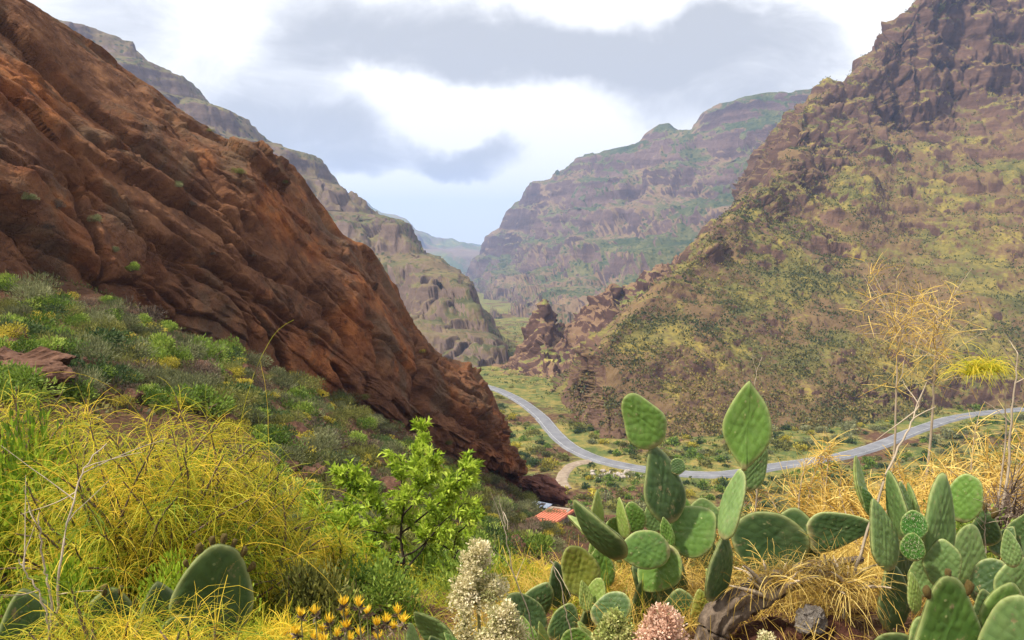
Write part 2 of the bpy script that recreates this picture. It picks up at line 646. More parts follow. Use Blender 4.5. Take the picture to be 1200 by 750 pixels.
def finish_mountain(name, P, nu, nv, mat, veg_bias=0.0, rock_lo=0.42, rock_hi=0.62, s=40.0):
    n = grid_normals(P, nu, nv)
    slope = 1 - np.abs(n[:, 2])
    rockm = sstep(rock_lo, rock_hi, slope + 0.10 * fbm(P / s, 4))
    vegm = 0.5 + veg_bias + 0.7 * fbm(P / (s * 2.2) + 3, 4) - 0.5 * sstep(0.25, 0.6, slope)
    o = tag(link(name, np_mesh(name, P, grid_faces(nu, nv), mat, smooth=False, attrs={'veg': vegm, 'rock': rockm})), kind='structure')
    return o, n, slope, vegm


def outward(n):
    """make grid normals point to the camera side"""
    return n


# --- right mountain (near) -------------------------------------------------
top = pts((652, 462, 292), (690, 405, 262), (738, 352, 282), (798, 306, 320), (850, 250, 372), (905, 205, 430), (934, 160, 500), (948, 112, 555), (1034, 62, 600), (1086, -4, 615), (1200, -40, 630), (1420, -90, 640))
clf = pts((655, 470, 288), (692, 432, 248), (740, 388, 262), (800, 345, 292), (852, 300, 335), (910, 262, 385), (950, 230, 440), (990, 190, 505), (1048, 158, 556), (1085, 150, 570), (1200, 125, 575), (1420, 100, 580))
md1 = pts((660, 480, 282), (695, 455, 238), (742, 420, 246), (802, 395, 260), (855, 360, 288), (915, 325, 325), (960, 300, 355), (1000, 280, 385), (1052, 262, 415), (1090, 255, 428), (1205, 235, 435), (1420, 215, 440))
md2 = pts((664, 490, 276), (700, 492, 228), (745, 490, 227), (803, 480, 231), (858, 462, 240), (920, 440, 254), (965, 425, 264), (1005, 412, 275), (1055, 398, 290), (1095, 388, 300), (1210, 365, 315), (1420, 345, 325))
ft = pts_back(5, (668, 500, 268), (704, 528, 222), (746, 540, 218), (803, 545, 217), (858, 543, 218), (920, 535, 221), (965, 528, 225), (1005, 518, 231), (1055, 503, 241), (1095, 490, 251), (1210, 474, 266), (1420, 450, 287))
NU, NV = 580, 410
P = loft([behind(top, 160, 45), behind(top, 45, 6), top, clf, md1, md2, ft, below(ft)], NU, NV, [0.3, 0.3, 1.0, 1.0, 1.2, 1.1, 0.2])
N = grid_normals(P, NU, NV)
if N[NU * NV // 2] @ np.array((0, -1, 0.3)) < 0:
    N = -N
fade = sstep(-3, 9, P[:, 2] - floor_z(P[:, 1]))
big = fbm(P / 70, 4)
gul = ridged(P * np.array([1 / 38, 1 / 38, 1 / 160]) + 4, 4)
fine = fbm(P / 9 + 2, 5)
q = P + 3.0 * np.stack([fbm(P / 12, 3), fbm(P / 12 + 40, 3), fbm(P / 12 + 80, 3)], 1)
bv, be = blocks(q * np.array([1 / 8.0, 1 / 8.0, 1 / 18.0]), True)
bv2, be2 = blocks(q * np.array([1 / 3.4, 1 / 3.4, 1 / 7.0]) + 30, True)
bv3, be3 = blocks(q * np.array([1 / 17.0, 1 / 17.0, 1 / 60.0]) + 60)
steep = sstep(0.26, 0.52, 1 - np.abs(N[:, 2]) + 0.40 * fbm(P / 35 + 12, 4))
P = P + N * (fade * (sstep(25, 120, P[:, 2] - floor_z(P[:, 1])) * (6.0 * big - 9.0 * (gul - 0.45) - 7.0 * (ridged((P + 8 * np.stack([fbm(P / 50, 2), 0 * big, 0 * big], 1)) * np.array([1 / 75.0, 1 / 110.0, 1 / 420.0]) + 21, 3) - 0.4)) + (0.5 + 0.6 * steep) * (-2.5 * (ridged(P * np.array([1 / 11.0, 1 / 11.0, 1 / 50.0]) + 9, 3) - 0.4) + 1.8 * fine) + steep * (2.6 * bv + 1.1 * bv2 + 3.5 * bv3 * sstep(60, 110, P[:, 2])) - 4.5))[:, None]
wob = 0.9 * fbm(P / 120 + 7, 3) - 0.0009 * P[:, 0]
tz = terrace(P[:, 2], 24.0, wob, 0.60, 0.25)
P[:, 2] += (tz - P[:, 2]) * np.clip(0.25 + 0.8 * fbm(P / 60 + 1, 3), 0.0, 0.8) * fade
tz = terrace(P[:, 2], 6.0, 1.4 * fbm(P / 40 + 2, 3), 0.55, 0.25)
P[:, 2] += (tz - P[:, 2]) * np.clip(0.15 + 0.9 * fbm(P / 45 + 6, 3), 0.0, 0.8) * fade
mm = mat_mountain('scrub_mountain', [(0.035, 0.021, 0.017), (0.090, 0.052, 0.038), (0.175, 0.105, 0.070)], [(0.090, 0.056, 0.030), (0.18, 0.118, 0.058)],
                  [(0.040, 0.055, 0.020), (0.120, 0.108, 0.035), (0.27, 0.20, 0.05)], 14.0, 1.6, False)
NEAR_MTN = finish_mountain('scrub_mountain', P, NU, NV, mm, 0.0, 0.33, 0.52, 20.0)
NEAR_P = P

# --- middle spur with pinnacles --------------------------------------------
top = pts((566, 440, 440), (582, 430, 432), (600, 415, 430), (618, 386, 425), (636, 354, 425), (650, 378, 428), (668, 380, 435), (690, 358, 445), (716, 334, 450), (728, 348, 455), (748, 330, 460), (800, 300, 480), (860, 270, 500))
ft = pts((566, 443, 425), (582, 443, 400), (600, 446, 385), (622, 452, 370), (638, 455, 360), (650, 456, 355), (668, 460, 345), (690, 462, 340), (716, 463, 338), (728, 463, 337), (748, 462, 337), (800, 460, 340), (860, 450, 350))
mid = [a.lerp(b_, 0.45) for a, b_ in zip(top, ft)]
NU, NV = 360, 150
P = loft([behind(top, 90, 30), behind(top, 20, 8), top, mid, ft, below(ft)], NU, NV, [0.4, 0.4, 1, 1, 0.2])
N = grid_normals(P, NU, NV)
if N[NU * NV // 2] @ np.array((0, -1, 0.3)) < 0:
    N = -N
P = P + N * (3.0 * fbm(P / 30, 4) - 4.0 * (ridged(P * np.array([1 / 16, 1 / 16, 1 / 60]), 4) - 0.3) + 1.3 * fbm(P / 5, 4) + 2.2 * blocks(P * np.array([1 / 7.0, 1 / 7.0, 1 / 18.0]), True)[0] - 0.5)[:, None]
tz = terrace(P[:, 2], 9.0, 1.2 * fbm(P / 40, 3), 0.5, 0.2)
P[:, 2] += (tz - P[:, 2]) * 0.35
mm = mat_mountain('pinnacle_spur', [(0.034, 0.019, 0.016), (0.080, 0.044, 0.034), (0.15, 0.088, 0.064)], [(0.13, 0.075, 0.045), (0.22, 0.14, 0.08)], VEG_P, 12.0, 1.5, False)
finish_mountain('pinnacle_spur', P, NU, NV, mm, -0.1, 0.33, 0.5, 15.0)

# --- far right mountain -----------------------------------------------------
top = pts((520, 330, 2600), (548, 312, 2500), (566, 283, 2400), (581, 262, 2300), (600, 240, 2200), (628, 207, 2050), (680, 182, 1900), (738, 166, 1780), (768, 143, 1720), (815, 138, 1650), (848, 117, 1600), (880, 104, 1560), (950, 97, 1500), (1060, 88, 1450), (1250, 60, 1400))
clf = pts((524, 336, 2500), (550, 322, 2300), (568, 305, 2180), (585, 290, 2080), (604, 275, 1980), (634, 245, 1850), (688, 220, 1720), (745, 210, 1610), (775, 196, 1550), (820, 190, 1480), (852, 178, 1430), (884, 170, 1390), (950, 168, 1340), (1060, 160, 1290), (1250, 140, 1230))
md1 = pts((528, 342, 2300), (553, 336, 2000), (573, 325, 1850), (592, 318, 1750), (612, 308, 1660), (645, 292, 1540), (698, 280, 1420), (755, 270, 1320), (785, 262, 1270), (828, 254, 1210), (858, 248, 1170), (890, 242, 1130), (950, 238, 1080), (1060, 230, 1040), (1250, 220, 1000))
ft = pts((532, 350, 1950), (556, 352, 1500), (578, 352, 1330), (600, 352, 1200), (622, 354, 1100), (655, 358, 980), (705, 362, 880), (760, 364, 800), (790, 366, 770), (832, 368, 740), (860, 370, 720), (892, 372, 700), (950, 374, 680), (1060, 378, 650), (1250, 380, 620))
ft2 = pts((534, 356, 1700), (558, 368, 1150), (580, 385, 850), (602, 402, 700), (625, 412, 640), (658, 420, 600), (708, 424, 580), (763, 426, 565), (792, 427, 560), (834, 428, 556), (862, 428, 554), (894, 428, 552), (950, 428, 550), (1060, 428, 550), (1250, 428, 550))
NU, NV = 400, 240
P = loft([behind(top, 500, 60), behind(top, 150, 4), top, clf, md1, ft, ft2, below(ft2, 20, 40)], NU, NV, [0.25, 0.25, 1.0, 1.1, 1.3, 0.7, 0.15])
N = grid_normals(P, NU, NV)
if N[NU * NV // 2] @ np.array((0, -1, 0.3)) < 0:
    N = -N
topf = np.interp(np.repeat(np.arange(NV) / NV, NU), [0, 0.10, 0.16, 0.30], [0.2, 0.25, 0.45, 1.0])
P = P + N * topf[:, None] * (16.0 * fbm(P / 240, 4) - 22.0 * (ridged(P * np.array([1 / 150, 1 / 150, 1 / 600]) + 3, 4) - 0.25) + 6.0 * fbm(P / 30 + 1, 5) - 4 + 5.0 * blocks(P * np.array([1 / 30.0, 1 / 30.0, 1 / 60.0]), True)[0])[:, None]
q = P + 14.0 * np.stack([fbm(P / 60, 3), fbm(P / 60 + 40, 3), 0 * P[:, 0]], 1)
tz = terrace(P[:, 2], 72.0, 0.4 * fbm(P / 500 + 7, 3) + 0.10 * blocks(q * np.array([1 / 50.0, 1 / 50.0, 1 / 500.0]))[0], 0.58, 0.16)
P[:, 2] += (tz - P[:, 2]) * np.clip(0.85 + 0.5 * fbm(P / 200 + 1, 3), 0.3, 1.0)
tz = terrace(P[:, 2], 21.0, 0.9 * fbm(P / 200 + 2, 3), 0.55, 0.22)
P[:, 2] += (tz - P[:, 2]) * np.clip(0.75 + 0.7 * fbm(P / 150 + 6, 3), 0.1, 1.0)
mm = mat_mountain('terraced_mountain', ROCK_P, SOIL_P, [(0.028, 0.046, 0.022), (0.075, 0.084, 0.036), (0.17, 0.15, 0.065)], 45.0, 7.0)
finish_mountain('terraced_mountain', P, NU, NV, mm, 0.18, 0.44, 0.62, 70.0)

# --- left mountain ------------------------------------------------------------
top = pts((-160, -60, 820), (60, 8, 820), (150, 53, 825), (225, 98, 830), (300, 148, 840), (345, 176, 845), (370, 186, 845), (378, 205, 815), (400, 218, 790), (440, 240, 745), (470, 262, 695), (505, 290, 625), (532, 322, 560), (556, 348, 515), (578, 385, 475), (596, 415, 440))
clf = pts((-160, 10, 770), (60, 70, 770), (150, 112, 775), (225, 155, 780), (300, 190, 790), (345, 214, 795), (370, 226, 790), (379, 236, 765), (402, 246, 740), (440, 268, 700), (468, 290, 655), (500, 318, 585), (526, 346, 530), (550, 370, 490), (572, 398, 455), (592, 420, 432))
md = pts((-160, 120, 660), (60, 170, 660), (150, 210, 660), (225, 240, 660), (300, 270, 665), (345, 290, 660), (370, 300, 655), (380, 305, 640), (403, 315, 615), (440, 332, 575), (465, 345, 540), (495, 365, 500), (520, 382, 470), (543, 396, 448), (564, 412, 432), (588, 426, 422))
ft = pts((-160, 330, 470), (60, 350, 470), (150, 360, 470), (225, 370, 470), (300, 378, 470), (345, 384, 465), (370, 390, 460), (382, 395, 455), (404, 402, 450), (438, 412, 440), (462, 418, 432), (490, 423, 425), (515, 427, 420), (537, 430, 416), (558, 432, 412), (582, 434, 408))
NU, NV = 400, 220
P = loft([behind(top, 350, 60), behind(top, 90, 4), top, clf, md, ft, below(ft, 25, 40)], NU, NV, [0.25, 0.3, 1.1, 1.2, 1.3, 0.15])
N = grid_normals(P, NU, NV)
if N[NU * NV // 2] @ np.array((0, -1, 0.3)) < 0:
    N = -N
topf = np.interp(np.repeat(np.arange(NV) / NV, NU), [0, 0.12, 0.18, 0.30], [0.4, 0.5, 0.8, 1.2])
P = P + N * topf[:, None] * (7.0 * fbm(P / 140, 4) - 8.0 * (ridged(P * np.array([1 / 90, 1 / 90, 1 / 400]) + 8, 4) - 0.25) + 2.2 * fbm(P / 18 + 1, 5) - 2 + 2.2 * blocks(P * np.array([1 / 18.0, 1 / 18.0, 1 / 34.0]), True)[0])[:, None]
q = P + 6.0 * np.stack([fbm(P / 25, 3), fbm(P / 25 + 40, 3), 0 * P[:, 0]], 1)
tz = terrace(P[:, 2] + 0.10 * P[:, 0], 34.0, 0.35 * fbm(P / 260 + 7, 3) + 0.10 * blocks(q * np.array([1 / 22.0, 1 / 22.0, 1 / 200.0]))[0], 0.60, 0.16) - 0.10 * P[:, 0]
P[:, 2] += (tz - P[:, 2]) * np.clip(0.95 + 0.5 * fbm(P / 150 + 1, 3), 0.4, 1.0)
tz = terrace(P[:, 2], 9.0, 0.9 * fbm(P / 120 + 2, 3), 0.55, 0.18)
P[:, 2] += (tz - P[:, 2]) * np.clip(0.5 + 0.7 * fbm(P / 90 + 6, 3), 0.0, 0.95)
mm = mat_mountain('valley_mountain', [(0.060, 0.042, 0.036), (0.13, 0.090, 0.072), (0.23, 0.165, 0.13)], [(0.105, 0.075, 0.045), (0.19, 0.14, 0.078)],
                  [(0.042, 0.048, 0.022), (0.10, 0.092, 0.040), (0.20, 0.16, 0.07)], 30.0, 3.0)
finish_mountain('valley_mountain', P, NU, NV, mm, 0.15, 0.42, 0.58, 45.0)

# --- far ridges closing the valley ----------------------------------------------
for nm, D0, arr, seed in (('far_ridge', 4200, ((300, 200), (380, 222), (445, 243), (470, 250), (490, 262), (508, 277), (530, 281), (570, 284), (640, 292)), 3),
                          ('distant_ridge', 6000, ((250, 262), (400, 270), (500, 279), (540, 282), (575, 281), (640, 280), (760, 276), (900, 270)), 9)):
    top = [pix(x, y, D0 + 40 * abs(k - 4)) for k, (x, y) in enumerate(arr)]
    md = [pix(x, y * 0.45 + 330 * 0.55, D0 - 700) for x, y in arr]
    ft = [pix(x, 372, D0 - 1500) for x, y in arr]
    NU, NV = 130, 60
    P = loft([behind(top, 600, 100), top, md, ft], NU, NV, [0.3, 1.2, 1])
    N = grid_normals(P, NU, NV)
    if N[NU * NV // 2] @ np.array((0, -1, 0.3)) < 0:
        N = -N
    P = P + N * (25 * fbm(P / 500 + seed, 4) - 50 * (ridged(P * np.array([1 / 420, 1 / 420, 1 / 1500]) + seed, 4) - 0.3))[:, None]
    tz = terrace(P[:, 2], 110.0, 0.4 * fbm(P / 900 + 7, 3), 0.58, 0.25)
    P[:, 2] += (tz - P[:, 2]) * 0.7
    mm = mat_mountain(nm, ROCK_P, SOIL_P, VEG_P, 120.0, 12.0, False)
    finish_mountain(nm, P, NU, NV, mm, 0.0, 0.42, 0.6, 200.0)

# ---------------------------------------------------------------- red cliff
top = pts((-420, -260, 42), (-200, -140, 46), (-60, -65, 50), (40, -4, 54), (100, 48, 57), (180, 106, 60), (250, 148, 62), (305, 162, 64), (330, 186, 65), (380, 258, 68), (420, 282, 70), (452, 340, 72), (480, 384, 74), (512, 420, 76), (552, 436, 78), (582, 476, 80), (598, 520, 82), (588, 545, 96), (560, 530, 115))
ft = pts((-420, 290, 27), (-200, 300, 30), (-60, 312, 33), (30, 322, 36), (80, 338, 38), (140, 352, 40), (195, 388, 44), (245, 405, 47), (275, 416, 49), (330, 443, 53), (375, 462, 56), (420, 482, 59), (462, 503, 62), (505, 527, 66), (545, 549, 70), (577, 565, 74), (602, 574, 79), (598, 572, 96), (566, 566, 115))
m1 = [a.lerp(b_, 0.30) + Vector((0.02 * a.y, -0.03 * a.y, 0)) for a, b_ in zip(top, ft)]
m2 = [a.lerp(b_, 0.68) + Vector((0.02 * a.y, -0.03 * a.y, 0)) for a, b_ in zip(top, ft)]
m1[17:] = [top[17].lerp(ft[17], 0.3), top[18].lerp(ft[18], 0.3)]
m2[17:] = [top[17].lerp(ft[17], 0.68), top[18].lerp(ft[18], 0.68)]
NU, NV = 760, 350
ftb = [p + Vector((0.8, -2.0, -4.0)) for p in ft]
P = loft([behind(top, 30, 9), behind(top, 9, 1.0), top, m1, m2, ft, ftb], NU, NV, [0.2, 0.25, 1, 1.2, 1.1, 0.2])
N = grid_normals(P, NU, NV)
if N[NU * NV // 2 - NU // 2] @ np.array((0.3, -1, 0.3)) < 0:
    N = -N
rv = np.array(tuple(top[13] - top[3]))
rv /= np.linalg.norm(rv)                         # bedding runs down to the right, parallel to the crest
fv = np.array((0.35, -0.9, 0.25))
fv -= rv * (fv @ rv)
fv /= np.linalg.norm(fv)
qv = np.cross(rv, fv)
L = np.stack([P @ rv, P @ qv, P @ fv], 1)
warp = 0.5 * fbm(P / 9 + 3, 3)
Lw = L + np.stack([warp * 1.5, warp, warp], 1) + 0.12 * np.stack([fbm(P / 1.5, 3), fbm(P / 1.5 + 20, 3), fbm(P / 1.5 + 50, 3)], 1)
rough_r = sstep(-8, 6, P[:, 0] + 0.35 * P[:, 1] - 20)      # the nose at the right is more broken and blocky
bulge = fbm(P / 14 + 2, 2)
s1, e1 = blocks(Lw * np.array([1 / 22.0, 1 / 4.2, 1 / 12.0]), True)
s2, e2 = blocks(Lw * np.array([1 / 6.5, 1 / 1.7, 1 / 4.0]) + 13, True)
s3, e3 = blocks(Lw * np.array([1 / 2.2, 1 / 0.8, 1 / 1.4]) + 29, True)
s4, e4 = blocks(Lw * np.array([1 / 1.3, 1 / 1.0, 1 / 1.3]) + 47, True)
patchy = sstep(-0.15, 0.35, fbm(P / 7 + 31, 3))
disp = 0.55 * bulge + 0.80 * s1 * np.repeat(np.interp(np.arange(NV) / NV, [0, 0.10, 0.22], [0.3, 0.45, 1.0]), NU) + (0.30 + 0.35 * rough_r) * s2 * (0.45 + 0.8 * patchy)
disp += (0.06 + 0.06 * rough_r + 0.14 * patchy) * s3 + 0.30 * rough_r * s4
disp += -0.8 * np.exp(-(e1 / 0.035) ** 2) * (0.15 + patchy) - (0.35 + 0.5 * rough_r) * np.exp(-(e2 / 0.05) ** 2) * patchy
disp += 0.14 * fbm(P / 0.8, 4, 0.65) * (0.6 + 0.6 * rough_r)
disp += -rough_r * 1.1 * np.maximum(ridged(P * np.array([1 / 3.0, 1 / 3.0, 1 / 11.0]) + 5, 2) - 0.40, 0) - 0.9
# fissures and the long groove of the slab, laid along lines seen in the photograph
cy = P[:, 1] * CP - P[:, 2] * SP
PX = 600 + FPX * P[:, 0] / cy
PY = 375 - FPX * (P[:, 1] * SP + P[:, 2] * CP) / cy
wob_px = 5.0 * fbm(P / 2.2 + 4, 4)


def fissure(x0, y0, x1, y1, wpx, depth, lip=0.0):
    dx, dy = x1 - x0, y1 - y0
    ln = math.hypot(dx, dy)
    al = ((PX - x0) * dx + (PY - y0) * dy) / ln
    ac = ((PX - x0) * dy - (PY - y0) * dx) / ln + wob_px
    act = sstep(-8, 12, al) * (1 - sstep(ln - 18, ln + 8, al)) * (0.65 + 0.7 * sstep(-0.3, 0.3, fbm(P / 3.0 + x0, 2)))
    return act * (-depth * np.exp(-(ac / wpx) ** 2) + lip * np.exp(-((ac - 2.6 * wpx) / (1.8 * wpx)) ** 2))


for a_ in ((110, 148, 385, 342, 3.2, 1.1, 0.35), (96, 186, 146, 350, 3.6, 1.5, 0.2), (8, 214, 92, 318, 10.0, 1.6, 0.4), (60, 128, 128, 205, 3.0, 0.9, 0.2), (0, 165, 70, 215, 3.0, 0.9, 0.3),
           (165, 95, 255, 190, 2.6, 0.6, 0.2), (190, 235, 300, 330, 2.6, 0.6, 0.2), (262, 250, 340, 400, 2.6, 0.8, 0.2), (330, 380, 352, 446, 3.0, 1.0, 0.2), (408, 430, 428, 482, 4.0, 1.3, 0.1), (440, 360, 470, 440, 3.4, 1.2, 0.1),
           (492, 400, 520, 510, 4.0, 1.4, 0.2), (360, 300, 430, 400, 3.0, 0.9, 0.2), (30, 60, 110, 150, 2.8, 0.7, 0.2), (228, 175, 330, 270, 2.4, 0.6, 0.2), (345, 470, 400, 500, 3, 0.8, 0.1), (468, 470, 500, 520, 3.4, 1.1, 0.1)):
    disp += fissure(*a_)
vfade = np.ones((NV, NU))
vfade[:int(NV * 0.06)] = 0.4
P = P + N * (disp * vfade.ravel())[:, None]
cm, t, b = principled('red_cliff_rock', 0.92, 0.15)
co = t.n('ShaderNodeTexCoord').outputs['Object']
rot = Matrix([list(rv), list(qv), list(fv)]).to_euler()
lc = t.mapping(co, (1, 1, 1), tuple(rot))
bed = t.noise(t.mapping(lc, (0.05, 0.55, 0.2)), 1.0, 7, 0.62, 0.6)
patch = t.noise(co, 0.10, 5, 0.6, 0.5)
n2 = t.noise(co, 0.7, 7, 0.62)
n3 = t.noise(co, 4.5, 6, 0.65)
n5 = t.noise(co, 16.0, 4, 0.7)
f = t.math('ADD', t.math('MULTIPLY', bed, 0.55), t.math('MULTIPLY', n2, 0.45))
c = t.ramp(f, [(0.31, (0.045, 0.021, 0.013)), (0.42, (0.110, 0.048, 0.025)), (0.53, (0.170, 0.076, 0.037)), (0.68, (0.31, 0.145, 0.065))])
c = t.mix(t.maprange(patch, 0.48, 0.66, 0, 0.85), c, t.ramp(n2, [(0.35, (0.16, 0.046, 0.016)), (0.65, (0.40, 0.140, 0.040))]))
c = t.mix(t.maprange(t.noise(co, 0.16, 6, 0.65, 0.8), 0.50, 0.64, 0, 0.7), c, (0.125, 0.082, 0.050))
c = t.mix(t.maprange(n3, 0.58, 0.78, 0, 0.55), c, (0.30, 0.15, 0.07))
c = t.mix(t.maprange(t.noise(co, 1.7, 5, 0.7), 0.58, 0.70, 0, 0.7), c, (0.055, 0.026, 0.017))
c = t.mix(t.maprange(n5, 0.60, 0.80, 0, 0.45), c, (0.42, 0.24, 0.13))
c = t.mix(t.maprange(n5, 0.42, 0.28, 0, 0.6), c, (0.05, 0.022, 0.014))
t.put(b.inputs['Base Color'], c)
h = t.math('ADD', t.math('MULTIPLY', bed, 0.7), t.math('ADD', t.math('MULTIPLY', n2, 0.5), t.math('ADD', t.math('MULTIPLY', n3, 0.40), t.math('MULTIPLY', n5, 0.16))))
wv = t.n('ShaderNodeVectorMath', operation='SCALE')
t.put(wv.inputs[0], t.noise(co, 0.5, 5, 0.6, color=True))
wv.inputs['Scale'].default_value = 3.0
ck = t.voronoi(t.mapping(t.vmath('ADD', lc, wv.outputs[0]), (0.22, 1.1, 0.6)), 1.0, 'DISTANCE_TO_EDGE')
h = t.math('ADD', h, t.math('MULTIPLY', t.math('MULTIPLY', t.maprange(ck, 0.0, 0.05), t.maprange(t.noise(co, 0.25, 3), 0.42, 0.62)), 0.16))
t.put(b.inputs['Normal'], t.bump(h, 0.55))
CLIFF = tag(link('red_cliff', np_mesh('red_cliff', P, grid_faces(NU, NV), cm, smooth=False)), kind='structure')
CLIFF_P, CLIFF_N = P, grid_normals(P, NU, NV)
# ---------------------------------------------------------------- plant tools
def mat_leaf(name, dark, mid, light, trans=0.35, vary=0.25, rough=0.6):
    """two-sided foliage: colour runs dark-mid-light with the 'tint' attribute, a little per object"""
    m = bpy.data.materials.new(name)
    m.use_nodes = True
    t = NT(m.node_tree)
    oi = t.n('ShaderNodeObjectInfo').outputs['Random']
    f = t.math('ADD', t.attr('tint'), t.math('MULTIPLY', t.math('SUBTRACT', oi, 0.5), vary))
    c = t.ramp(f, [(0.05, dark), (0.5, mid), (0.95, light)])
    b = t.n('ShaderNodeBsdfPrincipled')
    b.inputs['Roughness'].default_value = rough
    b.inputs['Specular IOR Level'].default_value = 0.25
    t.put(b.inputs['Base Color'], c)
    tr = t.n('ShaderNodeBsdfTranslucent')
    t.put(tr.inputs['Color'], c)
    mx = t.n('ShaderNodeMixShader')
    mx.inputs[0].default_value = trans
    t.t.links.new(b.outputs[0], mx.inputs[1])
    t.t.links.new(tr.outputs[0], mx.inputs[2])
    o = t.n('ShaderNodeOutputMaterial')
    t.t.links.new(mx.outputs[0], o.inputs[0])
    return m


def mat_bark(name, c0, c1, scale=8.0):
    m, t, b = principled(name, 0.9, 0.15)
    co = t.n('ShaderNodeTexCoord').outputs['Object']
    f = t.noise(t.mapping(co, (1, 1, 0.35)), scale, 6, 0.65, 0.6)
    t.put(b.inputs['Base Color'], t.ramp(f, [(0.3, c0), (0.7, c1)]))
    t.put(b.inputs['Normal'], t.bump(f, 0.02))
    return m


def unit(v):
    return v / (np.linalg.norm(v, axis=-1, keepdims=True) + 1e-9)


def rand_dirs(n, r=rng):
    return unit(r.normal(size=(n, 3)))


def tubes(lines, rad, sides=3, tint=None):
    """lines (N,K,3), rad (N,K) -> V, F, tint per vertex"""
    lines = np.asarray(lines, float)
    N, K, _ = lines.shape
    rad = np.broadcast_to(np.asarray(rad, float), (N, K))
    tan = unit(np.gradient(lines, axis=1))
    ref = np.where(np.abs(tan[..., 2:3]) > 0.9, np.array([1.0, 0, 0]), np.array([0, 0, 1.0]))
    a = unit(np.cross(tan, ref))
    b = np.cross(tan, a)
    if sides == 2:
        ph = rng.uniform(0, 3.14, (N, 1, 1))
        a, b = a * np.cos(ph) + b * np.sin(ph), b * np.cos(ph) - a * np.sin(ph)
    th = np.arange(sides) * 2 * math.pi / sides
    V = lines[:, :, None] + rad[:, :, None, None] * (np.cos(th)[None, None, :, None] * a[:, :, None] + np.sin(th)[None, None, :, None] * b[:, :, None])
    idx = np.arange(N * K * sides).reshape(N, K, sides)
    p, q = idx[:, :-1], idx[:, 1:]
    if sides == 2:                                 # a flat blade
        F = np.stack([p[..., 0], p[..., 1], q[..., 1], q[..., 0]], -1).reshape(-1, 4)
    else:
        F = np.stack([p, np.roll(p, -1, 2), np.roll(q, -1, 2), q], -1).reshape(-1, 4)
    tv = np.zeros(N * K * sides) if tint is None else np.repeat(np.broadcast_to(np.asarray(tint, float).reshape(N, -1), (N, K)).ravel(), sides)
    return V.reshape(-1, 3), F, tv


def leaves(pos, axis, length, width, tint, fold=0.15, r=rng):
    """one diamond-shaped, slightly folded leaf (quad) per position, pointing along axis"""
    n = len(pos)
    axis = unit(axis)
    side = unit(np.cross(axis, rand_dirs(n, r)))
    nrm = np.cross(axis, side)
    L, W = np.broadcast_to(length, n)[:, None], np.broadcast_to(width, n)[:, None]
    V = np.stack([pos, pos + axis * L * 0.5 + side * W * 0.5 + nrm * L * fold * 0.3, pos + axis * L - nrm * L * fold, pos + axis * L * 0.5 - side * W * 0.5 + nrm * L * fold * 0.3], 1)
    F = np.arange(n * 4).reshape(n, 4)
    return V.reshape(-1, 3), F, np.repeat(tint, 4)


def join(*parts):
    Vs, Fs, Ts, o = [], [], [], 0
    for V, F, T in parts:
        Vs.append(V)
        Fs.append(F + o)
        Ts.append(T)
        o += len(V)
    return np.concatenate(Vs), np.concatenate(Fs), np.concatenate(Ts)


def lmesh(name, part, mat, smooth=False):
    return np_mesh(name, part[0], part[1], mat, smooth, {'tint': part[2]})


def droop(start, d0, length, K=6, grav=1.0, curl=0.15, r=rng):
    """N drooping polylines"""
    N = len(start)
    L = np.broadcast_to(length, N)
    d = unit(np.asarray(d0, float))
    p = np.array(start, float)
    out = [p.copy()]
    g = np.broadcast_to(grav, N)
    for k in range(K - 1):
        p = p + d * (L / (K - 1))[:, None]
        out.append(p.copy())
        d = d + r.normal(size=(N, 3)) * curl
        d[:, 2] -= g / (K - 1)
        d = unit(d)
    return np.stack(out, 1)


def dome(n, r=rng, zlo=0.05):
    """points in the outer part of a unit half-dome with clumps"""
    d = rand_dirs(n, r)
    d[:, 2] = np.abs(d[:, 2])
    rad = r.uniform(0.45, 1.0, n) ** 0.6
    lump = 1 + 0.30 * pnoise(d * 2.3 + r.uniform(0, 50)) + 0.25 * pnoise(d * 5.1 + r.uniform(0, 50))
    p = d * (rad * lump)[:, None]
    p[:, 2] += zlo
    return p, d, rad


def bush_parts(kind, n, seed, leaf, wid, clumps=9, height=0.8, stems=14, up=0.6):
    """bush of unit radius: several leafy clumps on stems; returns foliage and stem geometry"""
    r = np.random.default_rng(seed)
    cd = rand_dirs(clumps, r)
    cd[:, 2] = np.abs(cd[:, 2]) * height + 0.12
    cc = cd * r.uniform(0.35, 0.72, clumps)[:, None]
    cr = r.uniform(0.24, 0.46, clumps)
    k = r.integers(0, clumps, n)
    d = rand_dirs(n, r)
    q = r.uniform(0, 1, n) ** 0.45
    pos = cc[k] + d * (cr[k] * q)[:, None] * np.array([1, 1, 0.85])
    pos[:, 2] = np.abs(pos[:, 2])
    tint = np.clip(0.45 + 0.25 * r.normal(size=clumps)[k] + 0.16 * r.normal(size=n), 0, 1)
    ax = d + np.array([0, 0, up]) + 0.5 * rand_dirs(n, r)
    fol = leaves(pos, ax, leaf * r.uniform(0.6, 1.4, n), wid * r.uniform(0.7, 1.3, n), tint, r=r)
    tips = cc[r.integers(0, clumps, stems)] + 0.15 * rand_dirs(stems, r)
    K = 5
    s = np.linspace(0, 1, K)[None, :, None]
    root = 0.08 * rand_dirs(stems, r) * np.array([1, 1, 0]) + np.array([0, 0, -0.12])
    ln = root[:, None] * (1 - s) + tips[:, None] * s + 0.12 * np.sin(s * 3.1) * rand_dirs(stems, r)[:, None]
    stm = tubes(ln, np.linspace(0.026, 0.008, K)[None], 4, np.full(stems, 0.4))
    return fol, stm


